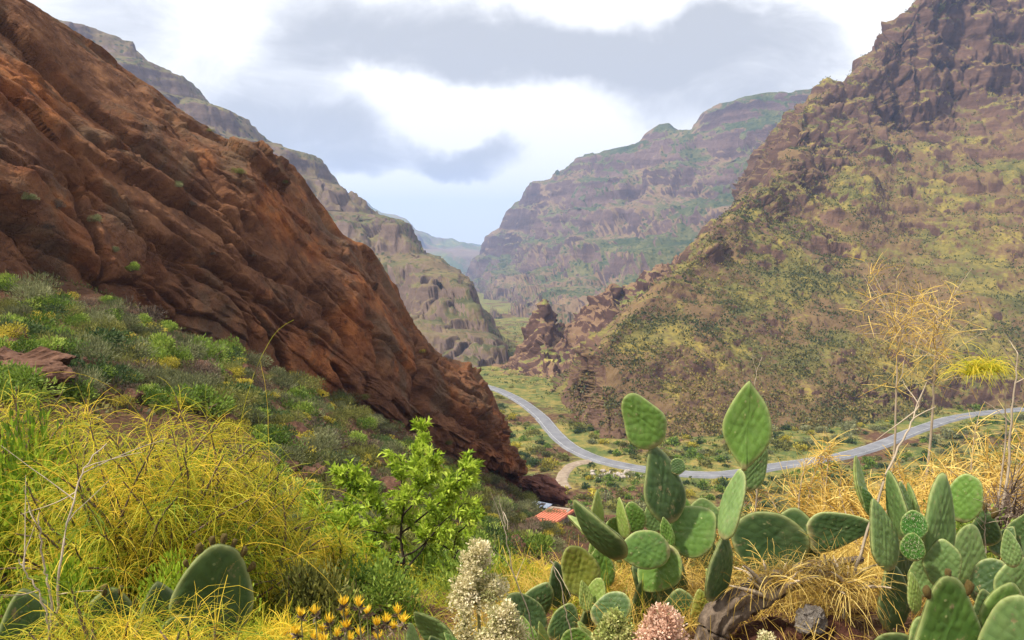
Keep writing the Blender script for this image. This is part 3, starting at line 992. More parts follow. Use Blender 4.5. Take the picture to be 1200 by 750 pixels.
stem_m = mat_bark('twig_bark', (0.07, 0.045, 0.03), (0.20, 0.14, 0.10))
pale_m = mat_bark('bleached_wood', (0.26, 0.205, 0.145), (0.46, 0.38, 0.28))
M_GREY = mat_leaf('grey_green_leaf', (0.080, 0.090, 0.038), (0.19, 0.20, 0.085), (0.32, 0.32, 0.16))
M_GREEN = mat_leaf('fresh_green_leaf', (0.070, 0.125, 0.016), (0.18, 0.27, 0.036), (0.36, 0.44, 0.08))
M_YELL = mat_leaf('yellow_spurge_leaf', (0.17, 0.16, 0.02), (0.46, 0.39, 0.04), (0.72, 0.57, 0.08))
M_DARK = mat_leaf('dark_green_leaf', (0.025, 0.048, 0.014), (0.065, 0.110, 0.030), (0.14, 0.20, 0.055))
M_DRY = mat_leaf('dry_brown_leaf', (0.045, 0.030, 0.022), (0.12, 0.085, 0.060), (0.25, 0.18, 0.12), 0.2)
M_OLIVE = mat_leaf('olive_leaf', (0.075, 0.085, 0.020), (0.19, 0.195, 0.045), (0.36, 0.33, 0.09))

KINDS = {}
for key, mat, n, leaf, wid, clumps, height, seeds in (
        ('grey', M_GREY, 2600, 0.13, 0.022, 10, 0.8, (11, 12, 13)), ('green', M_GREEN, 1900, 0.11, 0.040, 9, 0.9, (21, 22, 23)),
        ('yellow', M_YELL, 1700, 0.09, 0.040, 12, 0.7, (31, 32)), ('dark', M_DARK, 2000, 0.11, 0.038, 9, 0.9, (41, 42)),
        ('dry', M_DRY, 1500, 0.14, 0.020, 9, 0.7, (51, 52)), ('olive', M_OLIVE, 2200, 0.12, 0.026, 10, 0.85, (61, 62))):
    for sd in seeds:
        fol, stm = bush_parts(key, n, sd, leaf, wid, clumps, height)
        KINDS.setdefault(key, []).append((lmesh(key + '_foliage', fol, mat), lmesh(key + '_stems', stm, stem_m, True)))


def place_bush(name, key, loc, size, label, cat, group, k=None, tall=1.0):
    o = empty(name, loc, random.uniform(0, 6.28))
    o.scale = (size, size * random.uniform(0.85, 1.15), size * tall)
    f, s = KINDS[key][random.randrange(len(KINDS[key])) if k is None else k]
    link('foliage', f, o)
    link('stems', s, o)
    return tag(o, label, cat, group)


def in_poly(x, y, poly):
    c = False
    j = len(poly) - 1
    for i in range(len(poly)):
        (xi, yi), (xj, yj) = poly[i], poly[j]
        if (yi > y) != (yj > y) and x < (xj - xi) * (y - yi) / (yj - yi) + xi:
            c = not c
        j = i
    return c


def on_ground(px, py):
    p = ground_pt(px, py)
    p.z = float(ground_z([p.x], [p.y])[0])
    return p


# ---------------------------------------------------------------- bushes on the slope below the red cliff
SLOPE = [(0, 318), (60, 332), (140, 350), (200, 388), (330, 440), (470, 502), (600, 568), (640, 592), (655, 625), (600, 700), (520, 705), (340, 650), (300, 560), (210, 480), (100, 470), (0, 470)]
SLOPE_LABEL = {
    'grey': ('grey_green_bush', 'feathery grey-green bush on the stony slope below the red cliff', 'bush', 'grey-green bushes below the red cliff'),
    'green': ('green_bush', 'fresh green leafy bush on the stony slope below the red cliff', 'bush', 'fresh green bushes below the red cliff'),
    'yellow': ('spurge_bush', 'yellow domed spurge cushion on the stony slope below the red cliff', 'bush', 'yellow spurge cushions below the red cliff'),
    'dark': ('dark_bush', 'small dark green bush on the stony slope below the red cliff', 'bush', 'dark green bushes below the red cliff'),
    'dry': ('dry_bush', 'withered brown bush on the stony slope below the red cliff', 'bush', 'withered bushes below the red cliff'),
    'olive': ('olive_bush', 'olive green bush on the stony slope below the red cliff', 'bush', 'olive green bushes below the red cliff')}
random.seed(5)
slope_bushes = []
placed = []
tries = 0
while len(placed) < 430 and tries < 9000:
    tries += 1
    px, py = random.uniform(-10, 655), random.uniform(316, 705)
    if not in_poly(px, py, SLOPE):
        continue
    p = ground_pt(px, py)
    if p.y > 105 or p.y < 8:
        continue
    key = random.choices(['grey', 'green', 'yellow', 'dark', 'dry', 'olive'], [0.26, 0.19, 0.19, 0.09, 0.11, 0.16])[0]
    size = random.uniform(0.55, 1.3) * (0.62 if key == 'yellow' else 1.0) * (0.75 + 0.010 * p.y)
    if any((p.x - a) ** 2 + (p.y - b) ** 2 < (0.42 * (size + c)) ** 2 for a, b, c in placed):
        continue
    placed.append((p.x, p.y, size))
    p.z = float(ground_z([p.x], [p.y])[0]) - 0.05
    nm, lab, cat, grp = SLOPE_LABEL[key]
    slope_bushes.append((place_bush(nm, key, p, size, lab, cat, grp, tall=random.uniform(0.75, 1.1)), key, size, p.copy()))
ADJ = {'grey': 'feathery grey-green bush', 'green': 'fresh green leafy bush', 'yellow': 'yellow domed cushion', 'dark': 'dark green bush', 'dry': 'withered brown bush', 'olive': 'olive green bush'}


NEARBY = {'grey': 'grey bush', 'green': 'green bush', 'yellow': 'yellow cushion', 'dark': 'dark bush', 'dry': 'brown bush', 'olive': 'olive bush'}


def zone(p):
    return 'close under the red cliff' if p.y > 46 else 'halfway down from the red cliff' if p.y > 27 else 'low on the slope'


def size_word(s, key):
    s = s / (0.62 if key == 'yellow' else 1.0)
    return 'small' if s < 0.8 else 'large' if s > 1.15 else 'middling'


for o, key, size, p in slope_bushes:
    others = sorted(((p - q).length, k) for _, k, _, q in slope_bushes if q is not p)
    o['label'] = size_word(size, key) + ' ' + ADJ[key] + ' ' + zone(p) + ' beside ' + ('another ' if others[0][1] == key else 'an ' if others[0][1] == 'olive' else 'a ') + NEARBY[others[0][1]]
p = on_ground(580, 606)
place_bush('large_bush', 'grey', p, 1.9, 'large round grey-green bush beside the tip of the red cliff', 'bush', None, 1, 1.25)
for px, py, sz in ((398, 470, 0.8), (125, 372, 1.0), (160, 372, 0.9), (245, 560, 0.8)):
    p = on_ground(px, py)
    place_bush('bright_bush', 'green', p, sz, 'broad bright green bush standing out on the slope below the red cliff', 'bush', 'broad bright bushes on the slope')

# low ground cover and stones between the bushes
def tuft_cloud(P, size, tint, m=10, leaf=0.5, wid=0.22, r=rng, up=0.5):
    """m leaf quads round each point: one mass of low plants"""
    n = len(P)
    d = rand_dirs(n * m, r)
    d[:, 2] = np.abs(d[:, 2])
    S = np.repeat(size, m)
    pos = np.repeat(P, m, 0) + d * (S * r.uniform(0.1, 0.75, n * m))[:, None]
    return leaves(pos, d + np.array([0, 0, up]), S * leaf * r.uniform(0.6, 1.3, n * m), S * wid * r.uniform(0.7, 1.3, n * m),
                  np.clip(np.repeat(tint, m) + 0.12 * r.normal(size=n * m), 0, 1), r=r)


M_COVER = mat_leaf('scrub_cover', (0.035, 0.050, 0.018), (0.13, 0.125, 0.035), (0.34, 0.28, 0.085), 0.3)
sx = rng.uniform(-48, 14, 20000)
sy = 11 + 89 * rng.uniform(0, 1, 20000) ** 1.2
keep = (rng.uniform(0, 1, 20000) < 0.95) & (np.abs(sx) < sy * 0.9 + 4)
sx, sy = sx[keep], sy[keep]
sp = np.stack([sx, sy, ground_z(sx, sy)], 1)
den = fbm(sp / 6, 3)
sp = sp[den > -0.22]
tag(link('ground_cover', lmesh('ground_cover', tuft_cloud(sp, rng.uniform(0.12, 0.34, len(sp)) * (0.7 + sp[:, 1] / 90), np.clip(0.42 + 0.30 * fbm(sp / 2.0 + 4, 2) + 0.1 * rng.normal(size=len(sp)), 0, 1), 7, 0.6, 0.28), M_COVER)),
    'low mixed scrub covering the slope between bushes', 'ground cover', kind='stuff')


def rock_mesh(name, seed, mat, sub=3, sharp=0.5, flat=0.7):
    import bmesh
    bm = bmesh.new()
    bmesh.ops.create_icosphere(bm, subdivisions=sub, radius=1.0)
    V = np.array([v.co[:] for v in bm.verts])
    bv, be = blocks(V * 1.3 + seed * 3.1)
    r_ = 1 + 0.28 * fbm(V * 1.1 + seed, 3) + sharp * 0.22 * bv + 0.06 * fbm(V * 6 + seed, 3)
    for v, a, k in zip(bm.verts, V, r_):
        v.co = Vector((a[0] * k, a[1] * k * 0.85, a[2] * k * flat))
    me = bpy.data.meshes.new(name)
    bm.to_mesh(me)
    bm.free()
    me.materials.append(mat)
    return me


def mat_rock(name, c0, c1, c2, scale=3.0):
    m, t, b = principled(name, 0.92, 0.15)
    co = t.n('ShaderNodeTexCoord').outputs['Object']
    n1, n2 = t.noise(co, scale, 6, 0.62, 0.4), t.noise(co, scale * 6, 5, 0.6)
    c = t.ramp(t.math('ADD', t.math('MULTIPLY', n1, 0.65), t.math('MULTIPLY', n2, 0.35)), [(0.32, c0), (0.5, c1), (0.68, c2)])
    t.put(b.inputs['Base Color'], c)
    t.put(b.inputs['Normal'], t.bump(t.math('ADD', n1, t.math('MULTIPLY', n2, 0.4)), 0.12))
    return m


R_RED = mat_rock('red_stone', (0.048, 0.025, 0.017), (0.105, 0.052, 0.033), (0.19, 0.105, 0.068), 2.0)
R_DARK = mat_rock('dark_red_rock', (0.055, 0.022, 0.016), (0.105, 0.042, 0.028), (0.17, 0.075, 0.048), 2.0)
R_GREY = mat_rock('lichen_rock', (0.16, 0.13, 0.11), (0.34, 0.29, 0.25), (0.60, 0.54, 0.47), 3.0)
rocks = [rock_mesh('stone', k, R_RED, 3) for k in range(6)]
random.seed(9)
n_st = 0
for k in range(900):
    px, py = random.uniform(0, 640), random.uniform(335, 690)
    if n_st >= 150 or not in_poly(px, py, SLOPE):
        continue
    p = ground_pt(px, py)
    if p.y > 100 or p.y < 9:
        continue
    p.z = float(ground_z([p.x], [p.y])[0])
    o = link('boulder', rocks[k % 6])
    s_ = random.uniform(0.18, 0.42) * (0.8 + p.y / 80) * (1.6 if random.random() < 0.15 else 1)
    o.location = p
    o.scale = (s_, s_, s_)
    o.rotation_euler = (random.uniform(-.3, .3), random.uniform(-.3, .3), random.uniform(0, 6.28))
    near = min(((p - q).length, k) for _, k, _, q in slope_bushes)[1]
    tag(o, ('big' if s_ > 0.55 else 'small' if s_ < 0.36 else 'middling') + ' loose red-brown boulder ' + zone(p) + ' beside a' + ('n ' if near == 'olive' else ' ') + NEARBY[near], 'boulder', 'loose boulders below the red cliff')
    n_st += 1
o = link('rock_outcrop', rock_mesh('rock_outcrop', 21, R_RED, 5, 1.2, 0.6), loc=on_ground(25, 452) + Vector((-0.6, 0, 0.1)))
o.scale = (1.7, 1.2, 1.0)
tag(o, 'brown layered rock outcrop on the bushy slope, overgrown along its top', 'rock')
o = link('dark_rock', rock_mesh('dark_rock', 33, R_DARK, 5, 0.9, 0.55), loc=on_ground(640, 590) + Vector((-0.5, 0, 1.6)))
o.scale = (3.4, 2.6, 2.6)
o.rotation_euler = (0, 0.35, 0.2)
tag(o, 'dark red rock hump rising behind the red-roofed hut', 'rock')

# bushes rooted in the ledges of the red cliff
_cy = CLIFF_P[:, 1] * CP - CLIFF_P[:, 2] * SP
_cx = 600 + FPX * CLIFF_P[:, 0] / _cy
_cz = 375 - FPX * (CLIFF_P[:, 1] * SP + CLIFF_P[:, 2] * CP) / _cy
for px, py, sz, key in ((112, 252, 0.55, 'grey'), (70, 236, 0.6, 'dry'), (40, 228, 0.5, 'grey'), (212, 216, 0.5, 'grey'), (282, 198, 0.6, 'olive'), (156, 312, 0.7, 'green'), (136, 288, 0.4, 'grey'), (300, 300, 0.4, 'dry'), (228, 238, 0.4, 'dry'), (60, 262, 0.4, 'dry'), (430, 468, 0.6, 'olive'), (530, 520, 0.6, 'olive'), (250, 300, 0.35, 'dry'), (335, 215, 0.4, 'olive'), (500, 410, 0.5, 'yellow'), (200, 112, 0.4, 'yellow'), (250, 152, 0.4, 'olive')):
    dd_ = (_cx - px) ** 2 + (_cz - py) ** 2
    c_ = np.where(dd_ < 30)[0]
    if len(c_) == 0:
        continue
    i_ = c_[np.argmin(CLIFF_P[c_, 1])]
    place_bush('ledge_bush', key, Vector(CLIFF_P[i_]) + Vector((0, 0.05, -0.15)), sz, ('large ' if sz > 0.55 else 'small ' if sz < 0.45 else '') + ADJ[key] + ' rooted on a ledge of the red cliff', 'bush', 'bushes on the ledges of the red cliff')

# ---------------------------------------------------------------- valley bushes
VK = {}
for key, mat, sd in (('green', M_GREEN, 71), ('dark', M_DARK, 72), ('olive', M_OLIVE, 73), ('grey', M_GREY, 74), ('yellow', M_YELL, 75)):
    VK[key] = []
    for q in range(2):
        fol, stm = bush_parts(key, 300, sd + 10 * q, 0.30, 0.13, 7, 0.8, 6)
        VK[key].append((lmesh('valley_' + key, fol, mat), lmesh('valley_stems', stm, stem_m, True)))
VLAB = {'green': 'fresh green bush on the grassy valley floor near the road', 'dark': 'dark green bush on the grassy valley floor near the road',
        'olive': 'olive bush on the grassy valley floor near the road', 'grey': 'grey-green bush on the grassy valley floor near the road',
        'yellow': 'yellowish bush on the grassy valley floor near the road'}
VALLEY = [(560, 440), (600, 455), (660, 490), (700, 505), (850, 512), (1000, 495), (1100, 466), (1200, 455), (1200, 600), (900, 620), (680, 610), (610, 560), (590, 500), (555, 455)]
random.seed(14)
n_v, tries, vp = 0, 0, []
while n_v < 520 and tries < 9000:
    tries += 1
    px, py = random.uniform(550, 1205), random.uniform(438, 620)
    if not in_poly(px, py, VALLEY):
        continue
    p = ground_pt(px, py)
    if p.y < 110 or p.y > 480:
        continue
    d = min(dist_to(ROAD, np.array([p.x]), np.array([p.y]))[0], dist_to(TRACK, np.array([p.x]), np.array([p.y]))[0] + 2)
    size = random.uniform(1.0, 2.5) * (1.35 if random.random() < 0.2 else 1)
    if d < 4.2 + size or any((p.x - a) ** 2 + (p.y - b) ** 2 < (0.55 * (size + c)) ** 2 for a, b, c in vp):
        continue
    vp.append((p.x, p.y, size))
    p.z = float(ground_z([p.x], [p.y])[0]) - 0.1
    key = random.choices(['green', 'dark', 'olive', 'grey', 'yellow'], [0.28, 0.22, 0.24, 0.16, 0.10])[0]
    o = empty(key + '_valley_bush', p, random.uniform(0, 6.28))
    o.scale = (size, size, size * random.uniform(0.6, 0.95))
    f, s = random.choice(VK[key])
    link('foliage', f, o)
    link('stems', s, o)
    dr, dt = dist_to(ROAD, np.array([p.x]), np.array([p.y]))[0], dist_to(TRACK, np.array([p.x]), np.array([p.y]))[0]
    jr = np.argmin((ROAD[:, 0] - p.x) ** 2 + (ROAD[:, 1] - p.y) ** 2)
    far_side = p.length > math.hypot(*ROAD[jr])
    where = 'beside the dirt track' if dt < 12 else ('at the edge of the road' if dr < 9 else 'on the valley floor') + (', mountain side of the road' if far_side else ', hut side of the road')
    tag(o, ('small ' if size < 1.5 else 'large ' if size > 2.3 else 'middling ') + VLAB[key].split(' bush')[0] + ' bush ' + where, 'bush', key + ' bushes on the valley floor')
    n_v += 1

# scrub too small and too many to count: valley floor and mountain sides
q = rng.uniform(0, 1, (20000, 2))
vy = 118 + (900 - 118) * q[:, 0] ** 2.2
vx = (-0.10 + q[:, 1] * 0.85) * vy
dd = np.minimum(dist_to(ROAD, vx, vy), dist_to(TRACK, vx, vy) + 1.5)
k = dd > 4.4
vx, vy = vx[k], vy[k]
vpnt = np.stack([vx, vy, ground_z(vx, vy)], 1)
den = fbm(vpnt / 18, 3)
vpnt = vpnt[den + 0.3 * rng.uniform(-1, 1, len(den)) > -0.05]
M_VSCRUB = mat_leaf('valley_scrub', (0.035, 0.060, 0.018), (0.13, 0.150, 0.035), (0.36, 0.29, 0.085), 0.25)
sz = rng.uniform(0.35, 1.2, len(vpnt)) * (0.6 + vpnt[:, 1] / 500)
tag(link('valley_scrub', lmesh('valley_scrub', tuft_cloud(vpnt, sz, np.clip(0.45 + 0.35 * fbm(vpnt / 12 + 9, 3) + 0.18 * rng.normal(size=len(vpnt)), 0, 1), 6, 0.65, 0.42), M_VSCRUB)),
    'low scrub and weeds spread over the valley floor', 'scrub', kind='stuff')

o_, n_, slope_, veg_ = NEAR_MTN
idx = rng.choice(len(NEAR_P), 110000)
pp = NEAR_P[idx] + rng.normal(size=(110000, 3)) * np.array([0.5, 0.5, 0])
ok = (slope_[idx] < 0.55) & (fbm(pp / 16 + 2, 4) + 0.5 * (veg_[idx] - 0.5) + 0.6 * rng.uniform(-1, 1, len(idx)) > -0.1) & (pp[:, 2] > floor_z(pp[:, 1]) - 2) & (np.abs(pp[:, 0]) < 0.75 * pp[:, 1])
pp = pp[ok][:34000]
M_MSCRUB = mat_leaf('mountain_scrub', (0.036, 0.056, 0.020), (0.115, 0.115, 0.038), (0.30, 0.225, 0.055), 0.2)
tag(link('mountain_scrub', lmesh('mountain_scrub', tuft_cloud(pp, rng.uniform(0.35, 1.1, len(pp)) * (0.7 + pp[:, 1] / 700), np.clip(0.38 + 0.45 * fbm(pp / 40 + 9, 3) + 0.2 * rng.normal(size=len(pp)), 0, 1), 3, 0.8, 0.6), M_MSCRUB)),
    'scattered scrub dotted over the near mountain side', 'scrub', kind='stuff')
# ---------------------------------------------------------------- huts below the slope
def box_bm(bm, c, s, rot=None):
    import bmesh
    r = bmesh.ops.create_cube(bm, size=1.0)
    m = Matrix.Translation(c) @ (rot or Matrix.Identity(4)) @ Matrix.Diagonal((*s, 1))
    bmesh.ops.transform(bm, matrix=m, verts=r['verts'])


def boxes(name, lst, mat, parent, bevel=0.02):
    import bmesh
    bm = bmesh.new()
    for it in lst:
        box_bm(bm, *it)
    me = bpy.data.meshes.new(name)
    bm.to_mesh(me)
    bm.free()
    me.materials.append(mat)
    o = link(name, me, parent)
    if bevel:
        md = o.modifiers.new('bevel', 'BEVEL')
        md.width = bevel
        md.segments = 1
    return o


def plain(name, c0, c1, scale=2.0, rough=0.85):
    m, t, b = principled(name, rough, 0.2)
    co = t.n('ShaderNodeTexCoord').outputs['Object']
    n1 = t.noise(co, scale, 6, 0.65)
    t.put(b.inputs['Base Color'], t.ramp(n1, [(0.3, c0), (0.7, c1)]))
    t.put(b.inputs['Normal'], t.bump(n1, 0.02))
    return m


M_TERRA = plain('terracotta', (0.42, 0.12, 0.07), (0.62, 0.22, 0.13), 1.2)
M_WALL = plain('lime_plaster', (0.22, 0.17, 0.13), (0.36, 0.29, 0.23))
M_CONC = plain('weathered_concrete', (0.13, 0.11, 0.10), (0.23, 0.20, 0.18))
M_DOOR = plain('old_door', (0.06, 0.04, 0.03), (0.12, 0.08, 0.05))
M_BLUEW = plain('white_blue_panel', (0.50, 0.58, 0.72), (0.80, 0.84, 0.90), 0.8, 0.4)


def hut(name, px, D, rz, w, d, h, roofmat, label, tiles):
    x = (px - 600) / FPX * D
    p = Vector((x, D, float(ground_z([x], [D])[0])))
    o = empty(name, p + Vector((0, 0, -0.6)), rz)
    boxes('wall', [(Vector((0, d / 2 - 0.12, h / 2)), (w, 0.24, h)), (Vector((0, -d / 2 + 0.12, h / 2)), (w, 0.24, h)),
                   (Vector((w / 2 - 0.12, 0, h / 2)), (0.24, d - 0.48, h)), (Vector((-w / 2 + 0.12, 0, h / 2)), (0.24, d - 0.48, h))], M_WALL, o)
    boxes('door', [(Vector((-w * 0.2, -d / 2 - 0.02, 1.0)), (0.9, 0.08, 2.0))], M_DOOR, o)
    tilt = Matrix.Rotation(math.radians(-9), 4, 'X')
    roof = boxes('roof', [(Vector((0, 0, h + 0.10)), (w + 0.5, d + 0.6, 0.14), tilt)], roofmat, o)
    if tiles:
        n = int((w + 0.5) / 0.26)
        me = None
        for k in range(n):
            x = -(w + 0.5) / 2 + 0.13 + k * (w + 0.5) / n
            if me is None:
                tt = boxes('tile_row', [(Vector((0, 0, 0)), (0.17, d + 0.62, 0.09), tilt)], roofmat, roof, 0.03)
                me = tt.data
            else:
                tt = link('tile_row', me, roof)
            tt.location = (x, 0, h + 0.20)
    tag(o, label, 'hut')
    return o


hut('tiled_hut', 650, 67, -0.35, 1.9, 5.0, 1.3, M_TERRA, 'small hut with a terracotta roof below the slope', True)
hut('flat_hut', 606, 52, -0.55, 1.5, 3.2, 0.95, M_CONC, 'low hut with a flat weathered grey roof below the slope', False)
p = Vector((34 / FPX * 90, 90, float(ground_z([34 / FPX * 90], [90.0])[0])))
o = empty('water_tank', p + Vector((0, 0, -0.2)), -0.5)
boxes('tank', [(Vector((0, 0, 1.0)), (2.3, 1.7, 2.0))], M_BLUEW, o, 0.12)
boxes('lid', [(Vector((0.3, 0.1, 2.07)), (0.6, 0.6, 0.1))], M_CONC, o)
boxes('rim', [(Vector((0, 0, 1.93)), (2.42, 1.82, 0.08))], M_BLUEW, o)
tag(o, 'white and pale blue water tank behind the terracotta-roofed hut', 'tank')

# stones piled beside the road
random.seed(3)
grey_rocks = [rock_mesh('field_stone', 50 + k, R_GREY, 2, 0.7, 0.65) for k in range(3)]
for k in range(34):
    px, py = random.choice(((700, 556), (716, 561), (735, 558), (722, 555)))
    p = on_ground(px + random.uniform(-16, 16), py + random.uniform(-3, 4))
    o = link('field_stone', grey_rocks[k % 3], loc=p + Vector((0, 0, 0.2)))
    s_ = random.uniform(0.35, 0.8)
    o.scale = (s_, s_, s_ * 0.9)
    o.rotation_euler = (0, 0, random.uniform(0, 6))
    tag(o, 'pale stone in the rubble heap on the valley floor beside the road', 'stone', 'stones of the rubble heap')

# ---------------------------------------------------------------- prickly pears
def mat_pad(name, base, light, dot, rim=0.0):
    m, t, b = principled(name, 0.5, 0.35)
    co = t.n('ShaderNodeTexCoord').outputs['Object']
    oi = t.n('ShaderNodeObjectInfo').outputs['Random']
    loc = t.vmath('ADD', co, t.vmath('MULTIPLY', (1, 1, 1), (0, 0, 0)))
    n1 = t.noise(loc, 3.0, 5, 0.6)
    n2 = t.noise(loc, 18.0, 4, 0.6)
    f = t.math('ADD', t.math('ADD', t.math('MULTIPLY', n1, 0.7), t.math('MULTIPLY', n2, 0.2)), t.math('MULTIPLY', t.math('SUBTRACT', oi, 0.5), 0.35))
    c = t.ramp(f, [(0.25, base), (0.7, light)])
    lat = t.mapping(co, (6.0, 0.01, 8.5), (0, 0.6, 0))
    vd = t.voronoi(lat, 1.0, rand=0.45)
    c = t.mix(t.maprange(vd, 0.16, 0.07), c, dot)
    c = t.mix(t.maprange(vd, 0.2, 0.7, 0.12, 0.0), c, light)
    rv_ = t.n('ShaderNodeCombineXYZ')
    t.put(rv_.inputs[0], t.math('MULTIPLY', oi, 37.0))
    lo2 = t.vmath('ADD', co, rv_.outputs[0])
    sc = t.maprange(t.noise(lo2, 6.0, 7, 0.72), 0.58, 0.68, 0, 0.75)
    c = t.mix(sc, c, (0.25, 0.19, 0.10))
    dust = t.maprange(t.noise(lo2, 2.2, 5, 0.6), 0.5, 0.8, 0, 0.25)
    c = t.mix(dust, c, (0.22, 0.23, 0.13))
    sz_ = t.n('ShaderNodeSeparateXYZ')
    t.put(sz_.inputs[0], co)
    cork = t.maprange(t.math('ADD', sz_.outputs[2], t.math('MULTIPLY', t.math('SUBTRACT', n2, 0.5), 0.12)), 0.02, 0.13, 0.85, 0.0)
    c = t.mix(cork, c, (0.20, 0.145, 0.075))
    c = t.mix(t.math('MULTIPLY', t.attr('edge'), 0.65), c, (0.38, 0.40, 0.16))  # paler rim: backlight on the pad's margin put into the colour
    t.put(b.inputs['Base Color'], c)
    b.inputs['Subsurface Weight'].default_value = 0.25
    b.inputs['Subsurface Radius'].default_value = (0.02, 0.035, 0.008)
    b.inputs['Subsurface Scale'].default_value = 0.6
    hq = t.math('ADD', t.math('MULTIPLY', t.maprange(vd, 0.0, 0.8, 1.0, 0.0), 1.0), t.math('MULTIPLY', n2, 0.12))
    t.put(b.inputs['Normal'], t.bump(hq, 0.009, 0.35))
    return m


PAD_M = {'green': mat_pad('pad_green', (0.050, 0.112, 0.018), (0.125, 0.225, 0.038), (0.27, 0.30, 0.12)),
         'dark': mat_pad('pad_dark', (0.032, 0.066, 0.022), (0.072, 0.125, 0.036), (0.17, 0.20, 0.09)),
         'grey': mat_pad('pad_grey_green', (0.085, 0.150, 0.045), (0.190, 0.280, 0.090), (0.13, 0.15, 0.06)),
         'pale': mat_pad('pad_pale', (0.165, 0.235, 0.050), (0.320, 0.390, 0.105), (0.42, 0.42, 0.20)),
         'yellow': mat_pad('pad_yellow', (0.170, 0.200, 0.030), (0.340, 0.340, 0.060), (0.38, 0.28, 0.08)),
         'spiny': mat_pad('pad_spiny', (0.035, 0.120, 0.015), (0.075, 0.190, 0.030), (0.010, 0.030, 0.008))}


def pad_mesh(name, seed, shape='ovate', mat='green', bend=0.0, thick=0.085, bumpy=1.0):
    """unit-length pad: base at origin, grows along +Z, width 1 along X, thickness along Y"""
    r = np.random.default_rng(seed)
    na, nr = 56, 13
    th = np.linspace(0, 2 * math.pi, na, endpoint=False)
    # outline around centre (0, .5)
    zz = 0.5 - 0.5 * np.cos(th)
    tt = np.clip(zz, 1e-4, 1 - 1e-4)
    if shape == 'ovate':
        hw = 0.5 * np.sin(math.pi * tt ** 0.72) ** 0.62
    elif shape == 'round':
        hw = 0.5 * np.sin(math.pi * tt ** 0.9) ** 0.52
    elif shape == 'spear':
        hw = 0.5 * np.sin(math.pi * tt ** 1.05) ** 0.85
    else:                                       # broad flat-topped
        hw = 0.5 * np.sin(math.pi * tt ** 0.55) ** 0.42
    hw = np.maximum(hw, 0.06 * (1 - tt))
    X = hw * np.sign(np.sin(th) + 1e-9) * np.minimum(1, np.abs(np.sin(th)) * 6 + 0.0)
    wav = 1 + 0.05 * np.sin(3 * th + r.uniform(0, 6)) + 0.03 * np.sin(5 * th + r.uniform(0, 6))
    X = X * wav
    Z = zz * (1 + 0.02 * np.sin(4 * th + r.uniform(0, 6)))
    rr = np.concatenate([np.linspace(0, 0.80, nr - 4), [0.88, 0.94, 0.98, 1.0]])
    V, ar, ed = [], [], []
    pu, pv = r.uniform(0, 1), r.uniform(0, 1)
    rows = []
    for side in (1, -1):
        for k, q in enumerate(rr):
            x = X * q
            z = 0.52 + (Z - 0.52) * q
            y = side * thick * 0.5 * np.sqrt(np.maximum(0, 1 - q ** 5)) * (1.15 - 0.35 * z)
            # areoles on a diagonal lattice
            a_, b_ = x * 7.5 + z * 5.2 + pu, x * 7.5 - z * 5.2 + pv
            lat = (np.cos(2 * math.pi * a_) * 0.5 + 0.5) * (np.cos(2 * math.pi * b_) * 0.5 + 0.5)
            y = y + side * 0.011 * bumpy * (lat - 0.3) * (q < 0.97) + bend * ((z - 0.4) ** 2 - 0.16) + bend * 0.4 * x * x
            y = y + 0.014 * np.sin(3 * x + 4 * z + seed)
            V.append(np.stack([x, y, z], 1))
            ar.append(lat ** 3)
            ed.append(np.full(na, max(0.0, (q - 0.86) / 0.14)))
    V = np.concatenate(V)
    F = []
    for s_ in range(2):
        for k in range(nr - 1):
            a = (s_ * nr + k) * na + np.arange(na)
            b = (s_ * nr + k) * na + (np.arange(na) + 1) % na
            c, d = b + na, a + na
            F.append(np.stack([a, b, c, d] if s_ == 1 else [d, c, b, a], 1))
    # close the rim
    a = (nr - 1) * na + np.arange(na)
    b = (nr - 1) * na + (np.arange(na) + 1) % na
    F.append(np.stack([a, b, b + nr * na, a + nr * na], 1))
    return np_mesh(name, V, np.concatenate(F), PAD_M[mat], True, {'areole': np.concatenate(ar), 'edge': np.concatenate(ed)})


_pads = {}


def get_pad(shape, mat, v, bend):
    key = (shape, mat, v, bend)
    if key not in _pads:
        _pads[key] = pad_mesh('pad_' + mat, 100 + v * 7 + len(_pads), shape, mat, bend)
    return _pads[key]


FRUIT_M = plain('prickly_fruit', (0.10, 0.11, 0.03), (0.28, 0.16, 0.05), 20.0)
SPINE_M = plain('spines', (0.55, 0.48, 0.32), (0.75, 0.68, 0.50), 5.0)


def fruit_mesh():
    import bmesh
    bm = bmesh.new()
    bmesh.ops.create_uvsphere(bm, u_segments=12, v_segments=8, radius=1.0)
    for v in bm.verts:
        z = v.co.z
        k = 0.62 + 0.2 * z
        v.co = Vector((v.co.x * k, v.co.y * k, z if z < 0.8 else 0.74))
    me = bpy.data.meshes.new('fruit')
    bm.to_mesh(me)
    bm.free()
    me.materials.append(FRUIT_M)
    for p_ in me.polygons:
        p_.use_smooth = True
    return me


FRUIT = fruit_mesh()


